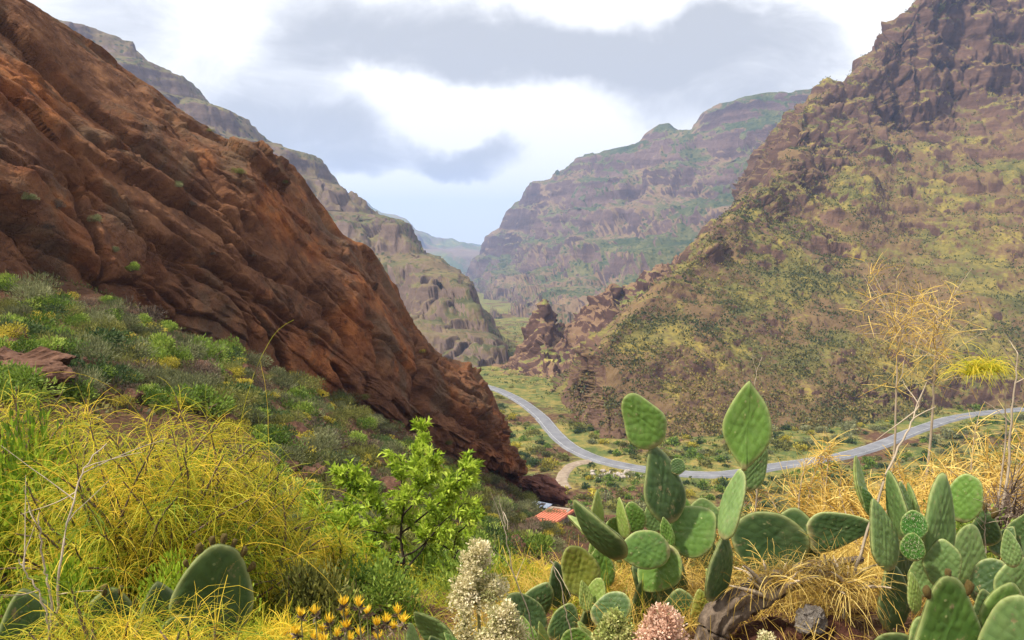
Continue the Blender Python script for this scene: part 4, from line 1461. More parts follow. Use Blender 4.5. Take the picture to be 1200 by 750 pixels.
def pad(plant, bx, by, tx, ty, aw, D, shape='ovate', mat='green', turn=1, lean=0.0, ratio=0.62, bend=0.0, fruits=0, dark_spines=False, D2=None):
    """a pad from base pixel to tip pixel at distance D; aw is its seen width in pixels, from which its turn follows"""
    A = pix(bx, by, D)
    L0 = math.hypot(tx - bx, ty - by) / FPX * D
    B = pix(tx, ty, D + lean * L0 if D2 is None else D2)
    ax = B - A
    L = ax.length
    zax = ax.normalized()
    W = max(aw / FPX * D, ratio * L)
    c = min(1.0, aw / FPX * D / W)
    phi = math.acos(c) * turn
    view = ((A + B) / 2).normalized()
    yax = (-view - zax * (-view).dot(zax)).normalized()       # toward the camera
    xax = yax.cross(zax).normalized()
    R = Matrix((xax, yax, zax)).transposed().to_4x4()
    R = R @ Matrix.Rotation(phi, 4, 'Z')
    M = Matrix.Translation(A - plant.location) @ R @ Matrix.Diagonal((W, L, L, 1))
    me = get_pad(shape, mat, int((bx + by) % 3), bend)
    o = link('pad', me, plant, mw=M)
    for k in range(fruits):
        u = (k + 0.5) / fruits * 2 - 1
        f = link('fruit', FRUIT, o)
        q = 0.020 + 0.010 * random.random()
        zed = 0.985 - 0.34 * u * u
        f.matrix_local = Matrix.Translation((u * 0.46, 0, zed + q * 0.5 / L)) @ Matrix.Rotation(u * 0.9, 4, 'Y') @ Matrix.Diagonal((q / W, q / L, q * 1.5 / L, 1))
    if dark_spines:
        n = 260
        r = np.random.default_rng(int(bx))
        x = r.uniform(-0.42, 0.42, n)
        z = 0.5 + r.uniform(-0.42, 0.42, n)
        k = (x / 0.46) ** 2 + ((z - 0.52) / 0.46) ** 2 < 1
        x, z = x[k], z[k]
        sg = np.where(r.uniform(0, 1, len(x)) < 0.5, 1, -1)
        st = np.stack([x, sg * 0.03, z], 1)
        dd = np.stack([r.normal(size=len(x)) * 0.5, sg * 1.0, r.normal(size=len(x)) * 0.5], 1)
        ln = np.stack([st, st + unit(dd) * 0.10], 1)
        V, F, _ = tubes(ln, np.array([[0.006, 0.001]]), 3)
        link('spines', np_mesh('spines', V, F, SPINE_M), o)
    return o


def pear(loc, label, pads):
    o = empty('prickly_pear', loc)
    for a in pads:
        kw = a[-1] if isinstance(a[-1], dict) else {}
        pad(o, *(a[:-1] if kw else a), **kw)
    return tag(o, label, 'cactus')


def gp(px, py, D):
    p = pix(px, py, D)
    p.z = float(ground_z([p.x], [p.y])[0])
    return p


random.seed(77)
pear(gp(780, 720, 4.5), 'prickly pear with two pads stacked upright and a small round bud', [
    (790, 730, 786, 640, 34, 4.62, dict(mat='dark')), (769, 524, 735, 460, 50, 4.55, dict(shape='ovate', mat='green', bend=0.15)),
    (787, 613, 766, 521, 47, 4.56, dict(mat='dark', ratio=0.5)), (791, 556, 797, 537, 19, 4.55, dict(shape='round', mat='dark')),
    (786, 642, 777, 606, 17, 4.52, dict(mat='green', ratio=0.4)), (784, 640, 836, 602, 62, 4.6, dict(shape='round', mat='green', turn=-1)),
    (786, 644, 724, 645, 46, 4.45, dict(shape='round', mat='green', lean=-0.25)), (788, 640, 756, 692, 52, 4.5, dict(shape='round', mat='green', bend=0.1)),
    (730, 655, 671, 589, 31, 4.25, dict(mat='dark', turn=-1, bend=-0.15)), (728, 658, 666, 603, 9, 4.45, dict(mat='pale', turn=1)), (776, 720, 742, 662, 30, 4.6, dict(mat='dark'))])
pear(gp(860, 700, 4.0), 'prickly pear whose tall diamond-shaped pad stands highest, on a narrow pad', [
    (872, 552, 879, 447, 57, 3.85, dict(shape='spear', mat='green', bend=0.1, ratio=0.5)), (847, 632, 870, 548, 27, 3.9, dict(mat='grey', turn=-1, ratio=0.4)),
    (874, 576, 897, 520, 27, 4.0, dict(mat='grey', turn=1, ratio=0.45)), (838, 705, 849, 626, 30, 3.95, dict(mat='dark'))])
pear(gp(905, 690, 4.5), 'prickly pear with wide dark pads arching over the dry grass', [
    (900, 672, 902, 597, 92, 4.4, dict(shape='round', mat='dark', bend=0.2)), (930, 668, 932, 596, 62, 4.7, dict(shape='round', mat='dark')),
    (946, 628, 1019, 615, 44, 4.5, dict(shape='broad', mat='dark', bend=0.2)), (940, 690, 950, 625, 30, 4.55, dict(mat='dark'))])
pear(gp(715, 690, 7.0), 'prickly pear with slim pale pads catching the light behind the stacked pads', [
    (699, 625, 700, 574, 15, 6.6, dict(mat='pale', ratio=0.5)), (733, 632, 726, 583, 15, 6.6, dict(mat='pale', ratio=0.5, turn=-1)),
    (745, 625, 740, 588, 30, 6.8, dict(shape='round', mat='green')), (722, 640, 721, 605, 28, 6.7, dict(shape='round', mat='green')),
    (770, 625, 765, 589, 30, 7.2, dict(shape='round', mat='grey')), (708, 680, 700, 622, 34, 6.7, dict(mat='green')), (735, 680, 736, 628, 34, 6.7, dict(mat='green')), (758, 680, 752, 620, 30, 6.9, dict(mat='dark'))])
pear(gp(815, 680, 8.0), 'prickly pear with rounded pads just showing over the lip of the slope', [
    (826, 625, 824, 584, 42, 7.8, dict(shape='round', mat='grey')), (800, 618, 802, 583, 24, 8.2, dict(shape='round', mat='green')), (848, 622, 850, 592, 34, 8.0, dict(shape='round', mat='green')),
    (824, 680, 822, 618, 36, 7.9, dict(mat='dark'))])
pear(gp(690, 760, 4.6), 'low prickly pear with a yellowish round pad and two pale heart-shaped pads', [
    (688, 700, 670, 638, 47, 4.6, dict(shape='round', mat='yellow', bend=0.15)), (690, 718, 682, 680, 17, 4.3, dict(mat='pale', ratio=0.4)), (692, 720, 705, 676, 27, 4.32, dict(mat='pale', turn=-1, bend=0.2)),
    (694, 728, 738, 700, 38, 4.25, dict(shape='round', mat='dark', bend=0.2)), (660, 712, 650, 658, 30, 4.8, dict(mat='dark')), (708, 690, 700, 640, 34, 5.0, dict(mat='green')),
    (690, 775, 690, 706, 36, 4.45, dict(mat='dark')), (755, 742, 752, 680, 34, 4.5, dict(mat='dark'))])
pear(gp(620, 770, 4.3), 'low sprawling prickly pear of dark pads beside the cream flower spikes', [
    (640, 745, 594, 697, 42, 4.4, dict(shape='round', mat='dark', bend=0.25)), (612, 730, 645, 684, 36, 4.7, dict(shape='round', mat='dark')), (650, 752, 672, 706, 34, 4.3, dict(mat='dark', bend=0.2)),
    (622, 765, 612, 722, 26, 4.0, dict(mat='green', turn=-1)), (640, 768, 632, 728, 14, 4.0, dict(mat='pale', ratio=0.45)), (672, 772, 680, 736, 44, 4.0, dict(shape='round', mat='green', bend=0.2)),
    (700, 760, 676, 728, 12, 4.1, dict(mat='pale'))])
pear(gp(500, 790, 3.6), 'small prickly pear with a light-rimmed pad beside the yellow flowers', [
    (530, 770, 488, 714, 30, 3.6, dict(mat='grey', bend=0.3, turn=-1)), (486, 775, 479, 729, 19, 3.3, dict(mat='grey')), (548, 775, 520, 742, 16, 3.5, dict(mat='green')), (520, 790, 505, 745, 28, 3.5, dict(mat='dark'))])
pear(gp(820, 760, 4.3), 'stunted prickly pear with a slim yellow-green pad in the dry grass beside the log', [
    (844, 704, 828, 666, 15, 4.25, dict(mat='pale', ratio=0.4, turn=-1)), (826, 735, 820, 690, 30, 4.3, dict(mat='yellow')), (795, 745, 800, 690, 46, 4.4, dict(shape='round', mat='dark')),
    (838, 760, 834, 700, 30, 4.3, dict(mat='dark')), (856, 745, 836, 712, 20, 4.2, dict(mat='dark'))])
pear(gp(1035, 720, 4.0), 'prickly pear of slim upright grey-green pads leaning together beside the diagonal dead stalk', [
    (1024, 606, 998, 534, 10, 4.2, dict(mat='pale', turn=1, bend=0.35, ratio=0.5)), (1044, 668, 1024, 584, 29, 4.0, dict(mat='grey', ratio=0.45)), (1060, 634, 1042, 552, 24, 4.1, dict(mat='grey', turn=-1, ratio=0.45)),
    (1062, 620, 1056, 564, 16, 4.25, dict(mat='grey', ratio=0.4)), (1076, 612, 1064, 566, 10, 4.3, dict(mat='grey', turn=-1, ratio=0.4)), (1022, 602, 1010, 570, 12, 4.15, dict(mat='green')),
    (1050, 740, 1044, 658, 34, 4.05, dict(mat='dark')), (1062, 720, 1058, 625, 30, 4.15, dict(mat='dark'))])
pear(gp(1072, 720, 3.9), 'prickly pear with two small round vivid green spiny pads, one above the other', [
    (1068, 632, 1074, 598, 31, 3.85, dict(shape='round', mat='spiny', dark_spines=True)), (1071, 658, 1068, 624, 28, 3.82, dict(shape='round', mat='spiny', dark_spines=True)),
    (1074, 720, 1068, 670, 15, 3.7, dict(mat='pale', ratio=0.35)), (1085, 700, 1078, 652, 34, 3.95, dict(mat='grey'))])
pear(gp(1110, 740, 3.9), 'prickly pear with a long grey-green pad standing above two overlapping pads', [
    (1098, 668, 1103, 555, 36, 3.9, dict(shape='broad', mat='grey', ratio=0.34)), (1102, 690, 1108, 632, 42, 3.85, dict(shape='round', mat='grey')), (1124, 612, 1138, 555, 40, 4.2, dict(shape='round', mat='green', bend=0.1)),
    (1132, 690, 1135, 612, 42, 4.1, dict(shape='ovate', mat='grey', bend=0.1)), (1156, 640, 1154, 596, 32, 4.3, dict(mat='dark', fruits=3)), (1118, 760, 1106, 682, 44, 3.95, dict(mat='dark'))])
pear(gp(1110, 830, 3.2), 'prickly pear with one big flat-topped green pad above a pale pad', [
    (1112, 800, 1111, 674, 72, 3.15, dict(shape='broad', mat='green', bend=0.12, fruits=3)), (1090, 800, 1080, 720, 48, 3.2, dict(shape='round', mat='grey')), (1060, 800, 1045, 738, 66, 3.3, dict(shape='round', mat='dark', bend=0.2))])
pear(gp(1190, 830, 3.2), 'prickly pear with big pale green pads rising beside the flat-topped pad', [
    (1195, 810, 1192, 694, 84, 3.0, dict(shape='ovate', mat='grey', bend=0.1)), (1170, 780, 1180, 681, 52, 3.2, dict(shape='round', mat='green')), (1188, 665, 1180, 620, 22, 3.6, dict(mat='grey', ratio=0.45)),
    (1150, 710, 1172, 655, 46, 3.9, dict(shape='round', mat='dark')), (1180, 720, 1196, 650, 40, 3.7, dict(shape='round', mat='grey')), (1160, 742, 1152, 690, 34, 3.6, dict(mat='dark')),
    (1195, 655, 1205, 600, 40, 4.3, dict(mat='dark', bend=0.2)), (1165, 650, 1188, 618, 26, 4.3, dict(mat='dark'))])
pear(gp(250, 800, 3.9), 'prickly pear with one large dark pad budding along its top, draped with yellow strands', [
    (242, 752, 262, 633, 96, 3.9, dict(shape='ovate', mat='dark', bend=0.1, fruits=7)), (190, 790, 186, 682, 66, 4.1, dict(shape='ovate', mat='dark')), (215, 790, 206, 720, 50, 3.8, dict(shape='round', mat='dark'))])
pear(gp(70, 800, 3.8), 'prickly pear of dark pads hidden under the yellow strands', [
    (40, 800, 28, 690, 80, 3.9, dict(shape='ovate', mat='dark')), (120, 800, 132, 690, 78, 4.0, dict(shape='round', mat='dark', fruits=4)), (80, 810, 78, 722, 60, 3.7, dict(shape='round', mat='dark'))])

# ---------------------------------------------------------------- dead log and rocks under the cactus
def bent_log(name, pth, rads, mat, label, cat, sides=36, K=120, seed=3):
    A = cr_interp(np.array([tuple(p) for p in pth]), K)
    R = np.interp(np.linspace(0, 1, K), np.linspace(0, 1, len(rads)), rads)
    V, F, _ = tubes(A[None], R[None], sides)
    c = np.repeat(A, sides, 0)
    d = V - c
    th = np.tile(np.arange(sides) / sides * 6.283, K)
    s = np.repeat(np.linspace(0, 1, K), sides)
    q = np.stack([np.cos(th) * 1.4, np.sin(th) * 1.4, s * 2.2], 1)
    k = 1 + 0.45 * fbm(q * 1.5 + seed, 5, 0.6) - 0.40 * np.maximum(ridged(np.stack([np.cos(th + s) * 3, np.sin(th + s) * 3, s * 1.2], 1), 2), 0)
    V = c + d * k[:, None]
    cap0, cap1 = np.arange(sides), np.arange(sides) + (K - 1) * sides
    V = np.concatenate([V, V[cap0].mean(0, keepdims=True), V[cap1].mean(0, keepdims=True)])
    n = K * sides
    F = np.concatenate([F, np.stack([cap0, np.roll(cap0, -1), np.full(sides, n), np.full(sides, n)], 1)[:, [1, 0, 2, 3]]]) if False else F
    o = link(name, np_mesh(name, V, F, mat))
    return tag(o, label, cat)


LOG_M = mat_bark('grey_bark', (0.035, 0.024, 0.018), (0.22, 0.165, 0.12), 16.0)
lg = bent_log('dead_log', [pix(820, 800, 3.9), pix(838, 735, 3.95), pix(868, 705, 4.0), pix(910, 685, 4.1), pix(960, 668, 4.25), pix(1010, 655, 4.5)], [0.075, 0.09, 0.085, 0.07, 0.055, 0.02], LOG_M,
              'gnarled grey dead log arching out of the dry grass under the cactus', 'log')
o = link('pale_rock', rock_mesh('pale_rock', 61, R_GREY, 4, 1.4, 0.7), loc=pix(948, 726, 3.9))
o.scale = (0.085, 0.07, 0.10)
o.rotation_euler = (0.2, 0.4, 0.5)
tag(o, 'pale lichened rock in the dry grass beside the dead log', 'rock')
for k, (px, py, D, s_) in enumerate(((905, 760, 4.0, 0.20), (975, 752, 4.0, 0.17), (1010, 735, 4.4, 0.16), (950, 762, 3.95, 0.17))):
    o = link('earth_clod', rock_mesh('earth_clod', 64 + k, R_DARK, 4, 0.8, 0.7), loc=pix(px, py, D))
    o.scale = (s_, s_, s_ * 0.9)
    tag(o, 'dark crumbly clod of earth in the hollow under the dead log', 'earth clod', 'clods of earth under the log')
# ---------------------------------------------------------------- wispy shrubs
M_WISP = mat_leaf('yellow_strands', (0.15, 0.25, 0.018), (0.52, 0.49, 0.035), (0.88, 0.62, 0.06), 0.45, 0.1)
M_STRAW = mat_leaf('straw_strands', (0.26, 0.16, 0.035), (0.64, 0.43, 0.085), (0.86, 0.66, 0.22), 0.4, 0.1)
M_DEADT = mat_leaf('dead_twigs', (0.07, 0.05, 0.04), (0.17, 0.12, 0.09), (0.32, 0.25, 0.18), 0.1, 0.1)


def branch_lines(base, tips, K=7, sag=0.12, r=rng):
    s = np.linspace(0, 1, K)[None, :, None]
    n = len(tips)
    b = np.broadcast_to(np.asarray(base, float), (n, 3))[:, None]
    mid = sag * np.linalg.norm(tips - b[:, 0], axis=1)[:, None, None] * np.sin(s * math.pi) * (unit(r.normal(size=(n, 3)) + np.array([0, 0, 1.2])))[:, None]
    return b * (1 - s) + tips[:, None] * s + mid


def wisp_shrub(name, base, rx, ry, h, n_br, n_str, slen, srad, mat, label, cat, seed=1, tint0=0.5, grav=1.6, lo=0.15, bark=None, up=0.3, group=None, K=5, spread=0.752, trunk=0.02):
    """shrub of arching branches hung with long thin strands"""
    r = np.random.default_rng(seed)
    o = empty(name, base)
    d = rand_dirs(n_br, r)
    d[:, 2] = np.abs(d[:, 2]) * (1 - lo) + lo
    tips = d * np.array([rx, ry, h]) * r.uniform(0.45, 1.0, n_br)[:, None] ** 0.7
    br = branch_lines((0, 0, -0.05), tips, 7, 0.15, r)
    V, F, T = tubes(br, np.linspace(trunk, trunk * 0.22, 7)[None], 4)
    link('branches', np_mesh('branches', V, F, bark or stem_m), o)
    k = r.integers(0, n_br, n_str)
    f = r.uniform(0.35, 1.0, n_str)
    fi = np.clip((f * 6).astype(int), 0, 5)
    fr = (f * 6 - fi)[:, None]
    st = br[k, fi] * (1 - fr) + br[k, fi + 1] * fr
    dirn = 0.7 * unit(br[k, 6] - br[k, 3]) + (0.5 + spread * 2.2) * rand_dirs(n_str, r) + np.array([0, 0, up])
    ln = droop(st, dirn, slen * r.uniform(0.5, 1.35, n_str), K, grav * r.uniform(0.4, 1.4, n_str), 0.07, r)
    tint = np.clip(tint0 + 0.24 * r.normal(size=n_br)[k] + 0.24 * r.normal(size=n_str), 0, 1)
    link('strands', lmesh('strands', tubes(ln, srad * np.linspace(1.0, 0.45, K)[None] * 1.35 * r.uniform(0.7, 1.3, n_str)[:, None], 2, tint), mat, True), o)
    return tag(o, label, cat, group)


def gpz(px, D, dz=0.0):
    """point of the ground below photo column px at distance D"""
    x = (px - 600) / FPX * D * (1.0 / (CP + 0)) * 1.0
    return Vector((x, D, float(ground_z([x], [D])[0]) + dz))


wisp_shrub('strand_shrub', gpz(160, 5.4), 1.15, 0.9, 1.75, 200, 15000, 0.26, 0.0018, M_WISP, 'large drooping shrub hung with fine yellow-green strands over dark cactus pads', 'shrub', 3, 0.50, 1.7, 0.25)
wisp_shrub('strand_shrub', gpz(20, 6.2), 1.0, 0.8, 1.7, 120, 8000, 0.25, 0.0019, M_WISP, 'yellow-green strand shrub crowded behind the leafy green bush', 'shrub', 4, 0.38, 1.5, 0.25)
wisp_shrub('strand_shrub', gpz(260, 5.8), 0.85, 0.7, 1.35, 110, 7500, 0.26, 0.0018, M_WISP, 'yellow strand shrub arching over the budding dark cactus pad', 'shrub', 6, 0.42, 1.6, 0.2)
wisp_shrub('strand_shrub', gpz(125, 3.2), 0.62, 0.3, 0.80, 40, 3200, 0.30, 0.0011, M_WISP, 'loose golden strand shrub hanging in front of the dark cactus pads', 'shrub', 7, 0.65, 1.9, 0.25)
wisp_shrub('strand_shrub', gpz(0, 3.1), 0.45, 0.3, 0.75, 22, 1000, 0.30, 0.0013, M_WISP, 'loose green-gold strand shrub beside the bleached branches', 'shrub', 11, 0.35, 1.9, 0.25)
wisp_shrub('strand_shrub', gpz(235, 3.1), 0.45, 0.3, 0.72, 30, 1700, 0.30, 0.0011, M_WISP, 'sparse golden strands hanging across the budding dark cactus pad', 'shrub', 5, 0.5, 1.9, 0.25)
wisp_shrub('strand_shrub', gpz(312, 4.3), 0.27, 0.25, 0.42, 20, 1800, 0.16, 0.0018, M_WISP, 'small golden tuft of fine strands beside the budding cactus pad', 'shrub', 8, 0.78, 1.2, 0.2)
wisp_shrub('strand_shrub', gpz(385, 6.4), 0.5, 0.45, 0.75, 22, 1700, 0.22, 0.0022, M_WISP, 'golden strand shrub in front of the leafy sapling', 'shrub', 9, 0.55, 1.3, 0.2)
wisp_shrub('strand_shrub', gpz(610, 6.4), 0.4, 0.4, 0.35, 18, 1300, 0.22, 0.0022, M_WISP, 'yellow-green strand shrub between the flower spikes and the huts', 'shrub', 10, 0.45, 1.2, 0.2)
# long loose arcs of the big shrub
# right-hand straw-coloured shrubs
wisp_shrub('straw_shrub', gpz(965, 10.0), 1.05, 0.8, 2.5, 60, 5200, 0.30, 0.0040, M_STRAW, 'straw-coloured wispy shrub with pale stems behind the diamond-shaped pad', 'shrub', 12, 0.55, 0.5, 0.25, pale_m, 0.5, spread=0.75, trunk=0.02)
wisp_shrub('straw_shrub', gpz(1010, 11.5), 1.3, 0.8, 2.0, 60, 5200, 0.30, 0.0044, M_STRAW, 'low straw-coloured shrub hiding the road bend', 'shrub', 13, 0.5, 0.7, 0.2, pale_m, 0.4, spread=0.75)
wisp_shrub('straw_shrub', gpz(1110, 10.0), 1.5, 0.8, 2.2, 76, 7000, 0.30, 0.0040, M_STRAW, 'orange straw shrub behind the long grey-green pad', 'shrub', 14, 0.58, 0.8, 0.2, pale_m, 0.4, spread=0.75)
wisp_shrub('straw_shrub', gpz(1195, 9.0), 1.2, 0.8, 2.4, 60, 5600, 0.28, 0.0036, M_STRAW, 'golden straw shrub behind the bare twiggy bush', 'shrub', 15, 0.62, 0.8, 0.3, pale_m, 0.4, spread=0.75)
wisp_shrub('straw_shrub', gpz(1060, 8.2), 1.0, 0.6, 1.5, 46, 4200, 0.26, 0.0034, M_STRAW, 'yellow straw shrub just behind the leaning slim pads', 'shrub', 16, 0.6, 0.9, 0.2, pale_m, 0.4, spread=0.75)
wisp_shrub('straw_shrub', gpz(880, 8.5), 1.1, 0.6, 0.95, 44, 4000, 0.26, 0.0034, M_STRAW, 'low straw shrub behind the wide dark arching pads', 'shrub', 17, 0.5, 0.8, 0.15, pale_m, 0.4, spread=0.75)
wisp_shrub('straw_shrub', gpz(775, 7.6), 0.6, 0.5, 0.55, 20, 1800, 0.28, 0.0034, M_STRAW, 'low straw tuft between the stacked pads and the valley', 'shrub', 18, 0.5, 0.9, 0.1, pale_m, 0.4, spread=0.75)
wisp_shrub('straw_shrub', gpz(650, 8.5), 0.5, 0.5, 0.35, 18, 1100, 0.25, 0.0030, M_STRAW, 'straw tuft in front of the terracotta-roofed hut', 'shrub', 19, 0.55, 0.9, 0.15, pale_m, 0.4, spread=0.75)
wisp_shrub('straw_shrub', gpz(1075, 12.5), 1.2, 0.8, 2.7, 60, 4200, 0.30, 0.0044, M_STRAW, 'tall straw shrub between the two feathery-crowned stalks and the road', 'shrub', 22, 0.55, 0.7, 0.3, pale_m, 0.4, spread=0.75)
wisp_shrub('straw_shrub', gpz(1150, 12.0), 1.2, 0.8, 2.6, 60, 4200, 0.30, 0.0042, M_STRAW, 'tall golden straw shrub under the hanging yellow-green frond', 'shrub', 23, 0.62, 0.7, 0.3, pale_m, 0.4, spread=0.75)
wisp_shrub('bare_shrub', gpz(1195, 6.2), 0.5, 0.45, 1.05, 40, 1500, 0.26, 0.0028, M_DEADT, 'bare grey-brown twiggy bush behind the cactus pads', 'shrub', 20, 0.5, 0.3, 0.3, stem_m, 0.2, spread=0.6)


def stalk(name, pth, r0, r1, mat, label, wisps=0, wl=0.3, wmat=None, seed=1, K=26, crown=(0.5, 1.0), wr=0.0026, forks=0, grav=0.3, spread=1.2):
    """a dead stalk through the given points, with thin side strands and forks"""
    r = np.random.default_rng(seed)
    A = np.array([tuple(p) for p in pth])
    gz_ = float(ground_z([A[0, 0]], [A[0, 1]])[0])
    if A[0, 2] > gz_ + 0.04:                      # root it in the ground
        A = np.concatenate([[(A[0, 0], A[0, 1], gz_ - 0.03)], A])
    base = A[0].copy()
    L = cr_interp(A - base, K)
    L[1:-1] += r.normal(size=(K - 2, 3)) * 0.004
    o = empty(name, base)
    V, F, T = tubes(L[None], np.linspace(r0, r1, K)[None], 6)
    link('stem', np_mesh('stem', V, F, mat), o)
    if forks:
        i = r.integers(int(K * crown[0]), K, forks)
        d = unit(np.gradient(L, axis=0)[i]) + 1.3 * rand_dirs(forks, r)
        fl = droop(L[i], d, wl * 1.7 * r.uniform(0.5, 1.3, forks), 6, 0.1, 0.08, r)
        V, F, T = tubes(fl, np.linspace(r1 * 1.1, r1 * 0.4, 6)[None], 4)
        link('side_branches', np_mesh('side_branches', V, F, mat), o)
    if wisps:
        src = fl.reshape(-1, 3) if forks else L[int(K * crown[0]):]
        i = r.integers(0, len(src), wisps)
        d = rand_dirs(wisps, r) * spread + np.array([0, 0, 0.55])
        ln = droop(src[i], d, wl * r.uniform(0.4, 1.2, wisps), 6, grav, 0.09, r)
        link('strands', lmesh('strands', tubes(ln, wr * np.linspace(1, 0.4, 6)[None] * np.ones((wisps, 1)), 2, np.clip(0.55 + 0.2 * r.normal(size=wisps), 0, 1)), wmat or M_STRAW, True), o)
    return tag(o, label, 'stalk')


def air(px, py, D):
    return pix(px, py, D)


stalk('dead_stalk', [gpz(1044, 11), air(1047, 540, 11), air(1050, 470, 11), air(1052, 400, 11), air(1048, 372, 11)], 0.02, 0.006, pale_m, 'tall pale stalk with a golden feathery crown, bushier of the two', 260, 0.42, M_STRAW, 31, crown=(0.55, 1), forks=22, wr=0.0046)
stalk('dead_stalk', [gpz(1086, 11), air(1090, 520, 11), air(1094, 455, 11), air(1098, 400, 11), air(1100, 366, 11)], 0.022, 0.006, pale_m, 'tall pale stalk with spreading bare branches at its crown', 260, 0.45, M_STRAW, 32, crown=(0.5, 1), forks=26, wr=0.0046)
stalk('dead_stalk', [gpz(1176, 7), air(1180, 560, 7), air(1184, 500, 7), air(1190, 450, 7), air(1193, 415, 7)], 0.014, 0.005, pale_m, 'thin pale stalk rising from the bare twiggy bush', 0, 0.2, None, 33, forks=4)
stalk('dead_stalk', [pix(985, 735, 4.1), air(1005, 660, 4.1), air(1034, 570, 4.15), air(1060, 510, 4.2), air(1078, 470, 4.25)], 0.010, 0.004, pale_m, 'long diagonal dead stalk leaning across the slim pads', 0, 0.12, None, 34, forks=5, crown=(0.75, 1))
stalk('dead_stalk', [gpz(890, 5.0), air(888, 520, 5.0), air(885, 450, 5.0), air(893, 418, 5.0)], 0.004, 0.0015, pale_m, 'hair-thin stalk poking up behind the diamond-shaped pad', 0, 0.1, None, 35, forks=2, crown=(0.8, 1))
stalk('dead_stalk', [pix(632, 790, 3.6), air(622, 730, 3.6), air(602, 670, 3.6), air(592, 620, 3.6), air(590, 600, 3.6)], 0.0045, 0.0018, pale_m, 'thin pale stalk forking in front of the grey-roofed hut', 0, 0.12, None, 36, forks=5, crown=(0.55, 1))
stalk('dead_stalk', [pix(674, 770, 3.7), air(664, 720, 3.7), air(652, 672, 3.7), air(644, 655, 3.7)], 0.004, 0.0018, pale_m, 'short pale stalk leaning beside the yellowish pad', 0, 0.1, None, 37, forks=2, crown=(0.7, 1))
stalk('dead_stalk', [pix(58, 790, 3.4), air(66, 720, 3.4), air(70, 660, 3.4), air(86, 590, 3.5), air(98, 550, 3.6), air(125, 520, 3.7)], 0.007, 0.003, pale_m, 'longest bleached branch standing in the yellow strands', 0, 0.2, None, 38, forks=6, crown=(0.4, 1))
stalk('dead_stalk', [pix(60, 705, 3.3), air(52, 670, 3.3), air(47, 625, 3.3), air(46, 600, 3.3)], 0.0055, 0.0025, pale_m, 'short bleached branch standing in the yellow strands', 0, 0.2, None, 39, forks=2)
stalk('dead_stalk', [pix(56, 730, 3.2), air(42, 690, 3.2), air(22, 655, 3.2)], 0.0055, 0.0025, pale_m, 'low bleached branch slanting over the dark pads', 0, 0.2, None, 40, forks=3)
stalk('dead_stalk', [gpz(1112, 4.2), air(1152, 660, 4.2), air(1154, 620, 4.2), air(1155, 590, 4.2)], 0.005, 0.002, pale_m, 'thin seeded stalk between the grey-green pads', 0, 0.1, None, 41, forks=7, crown=(0.4, 1))
stalk('bare_sapling', [on_ground(709, 590), on_ground(709, 590) + Vector((0.2, 0, 2.2)), on_ground(709, 590) + Vector((0, 0, 4.2))], 0.10, 0.04, stem_m, 'slim bare sapling on the valley floor by the rubble heap', 0, 1.2, None, 42, forks=9, crown=(0.45, 1))
# yellow-green hanging frond
stalk('hanging_frond', [gpz(1178, 8), air(1178, 520, 8), air(1176, 450, 8), air(1160, 433, 8), air(1135, 440, 8)], 0.010, 0.003, pale_m, 'bright yellow-green frond hanging from a bent stem', 380, 0.36, M_WISP, 43, crown=(0.62, 1), wr=0.0032, grav=2.6, spread=0.5)

# loose arcs springing out of the big strand shrub
r = np.random.default_rng(51)
o = empty('arching_strands', gpz(200, 5.4))
st = np.tile([[0.0, 0.0, 0.9]], (90, 1)) + r.normal(size=(90, 3)) * np.array([0.30, 0.2, 0.25])
dd = np.stack([r.normal(0.25, 0.9, 90), r.normal(0, 0.5, 90), r.uniform(0.3, 1.0, 90)], 1)
ln = droop(st, dd, r.uniform(0.6, 1.3, 90), 14, 2.2, 0.04, r)
link('strands', lmesh('strands', tubes(ln, 0.0022 * np.linspace(1, 0.5, 14)[None] * np.ones((90, 1)), 3, np.clip(0.6 + 0.2 * r.normal(size=90), 0, 1)), M_WISP, True), o)
link('branches', np_mesh('branches', *tubes(branch_lines((0, 0, -0.05), st[:14], 7, 0.1, r), np.linspace(0.012, 0.004, 7)[None], 4)[:2], stem_m), o)
tag(o, 'spray of long thin yellow stems arching above the strand shrub', 'stems')


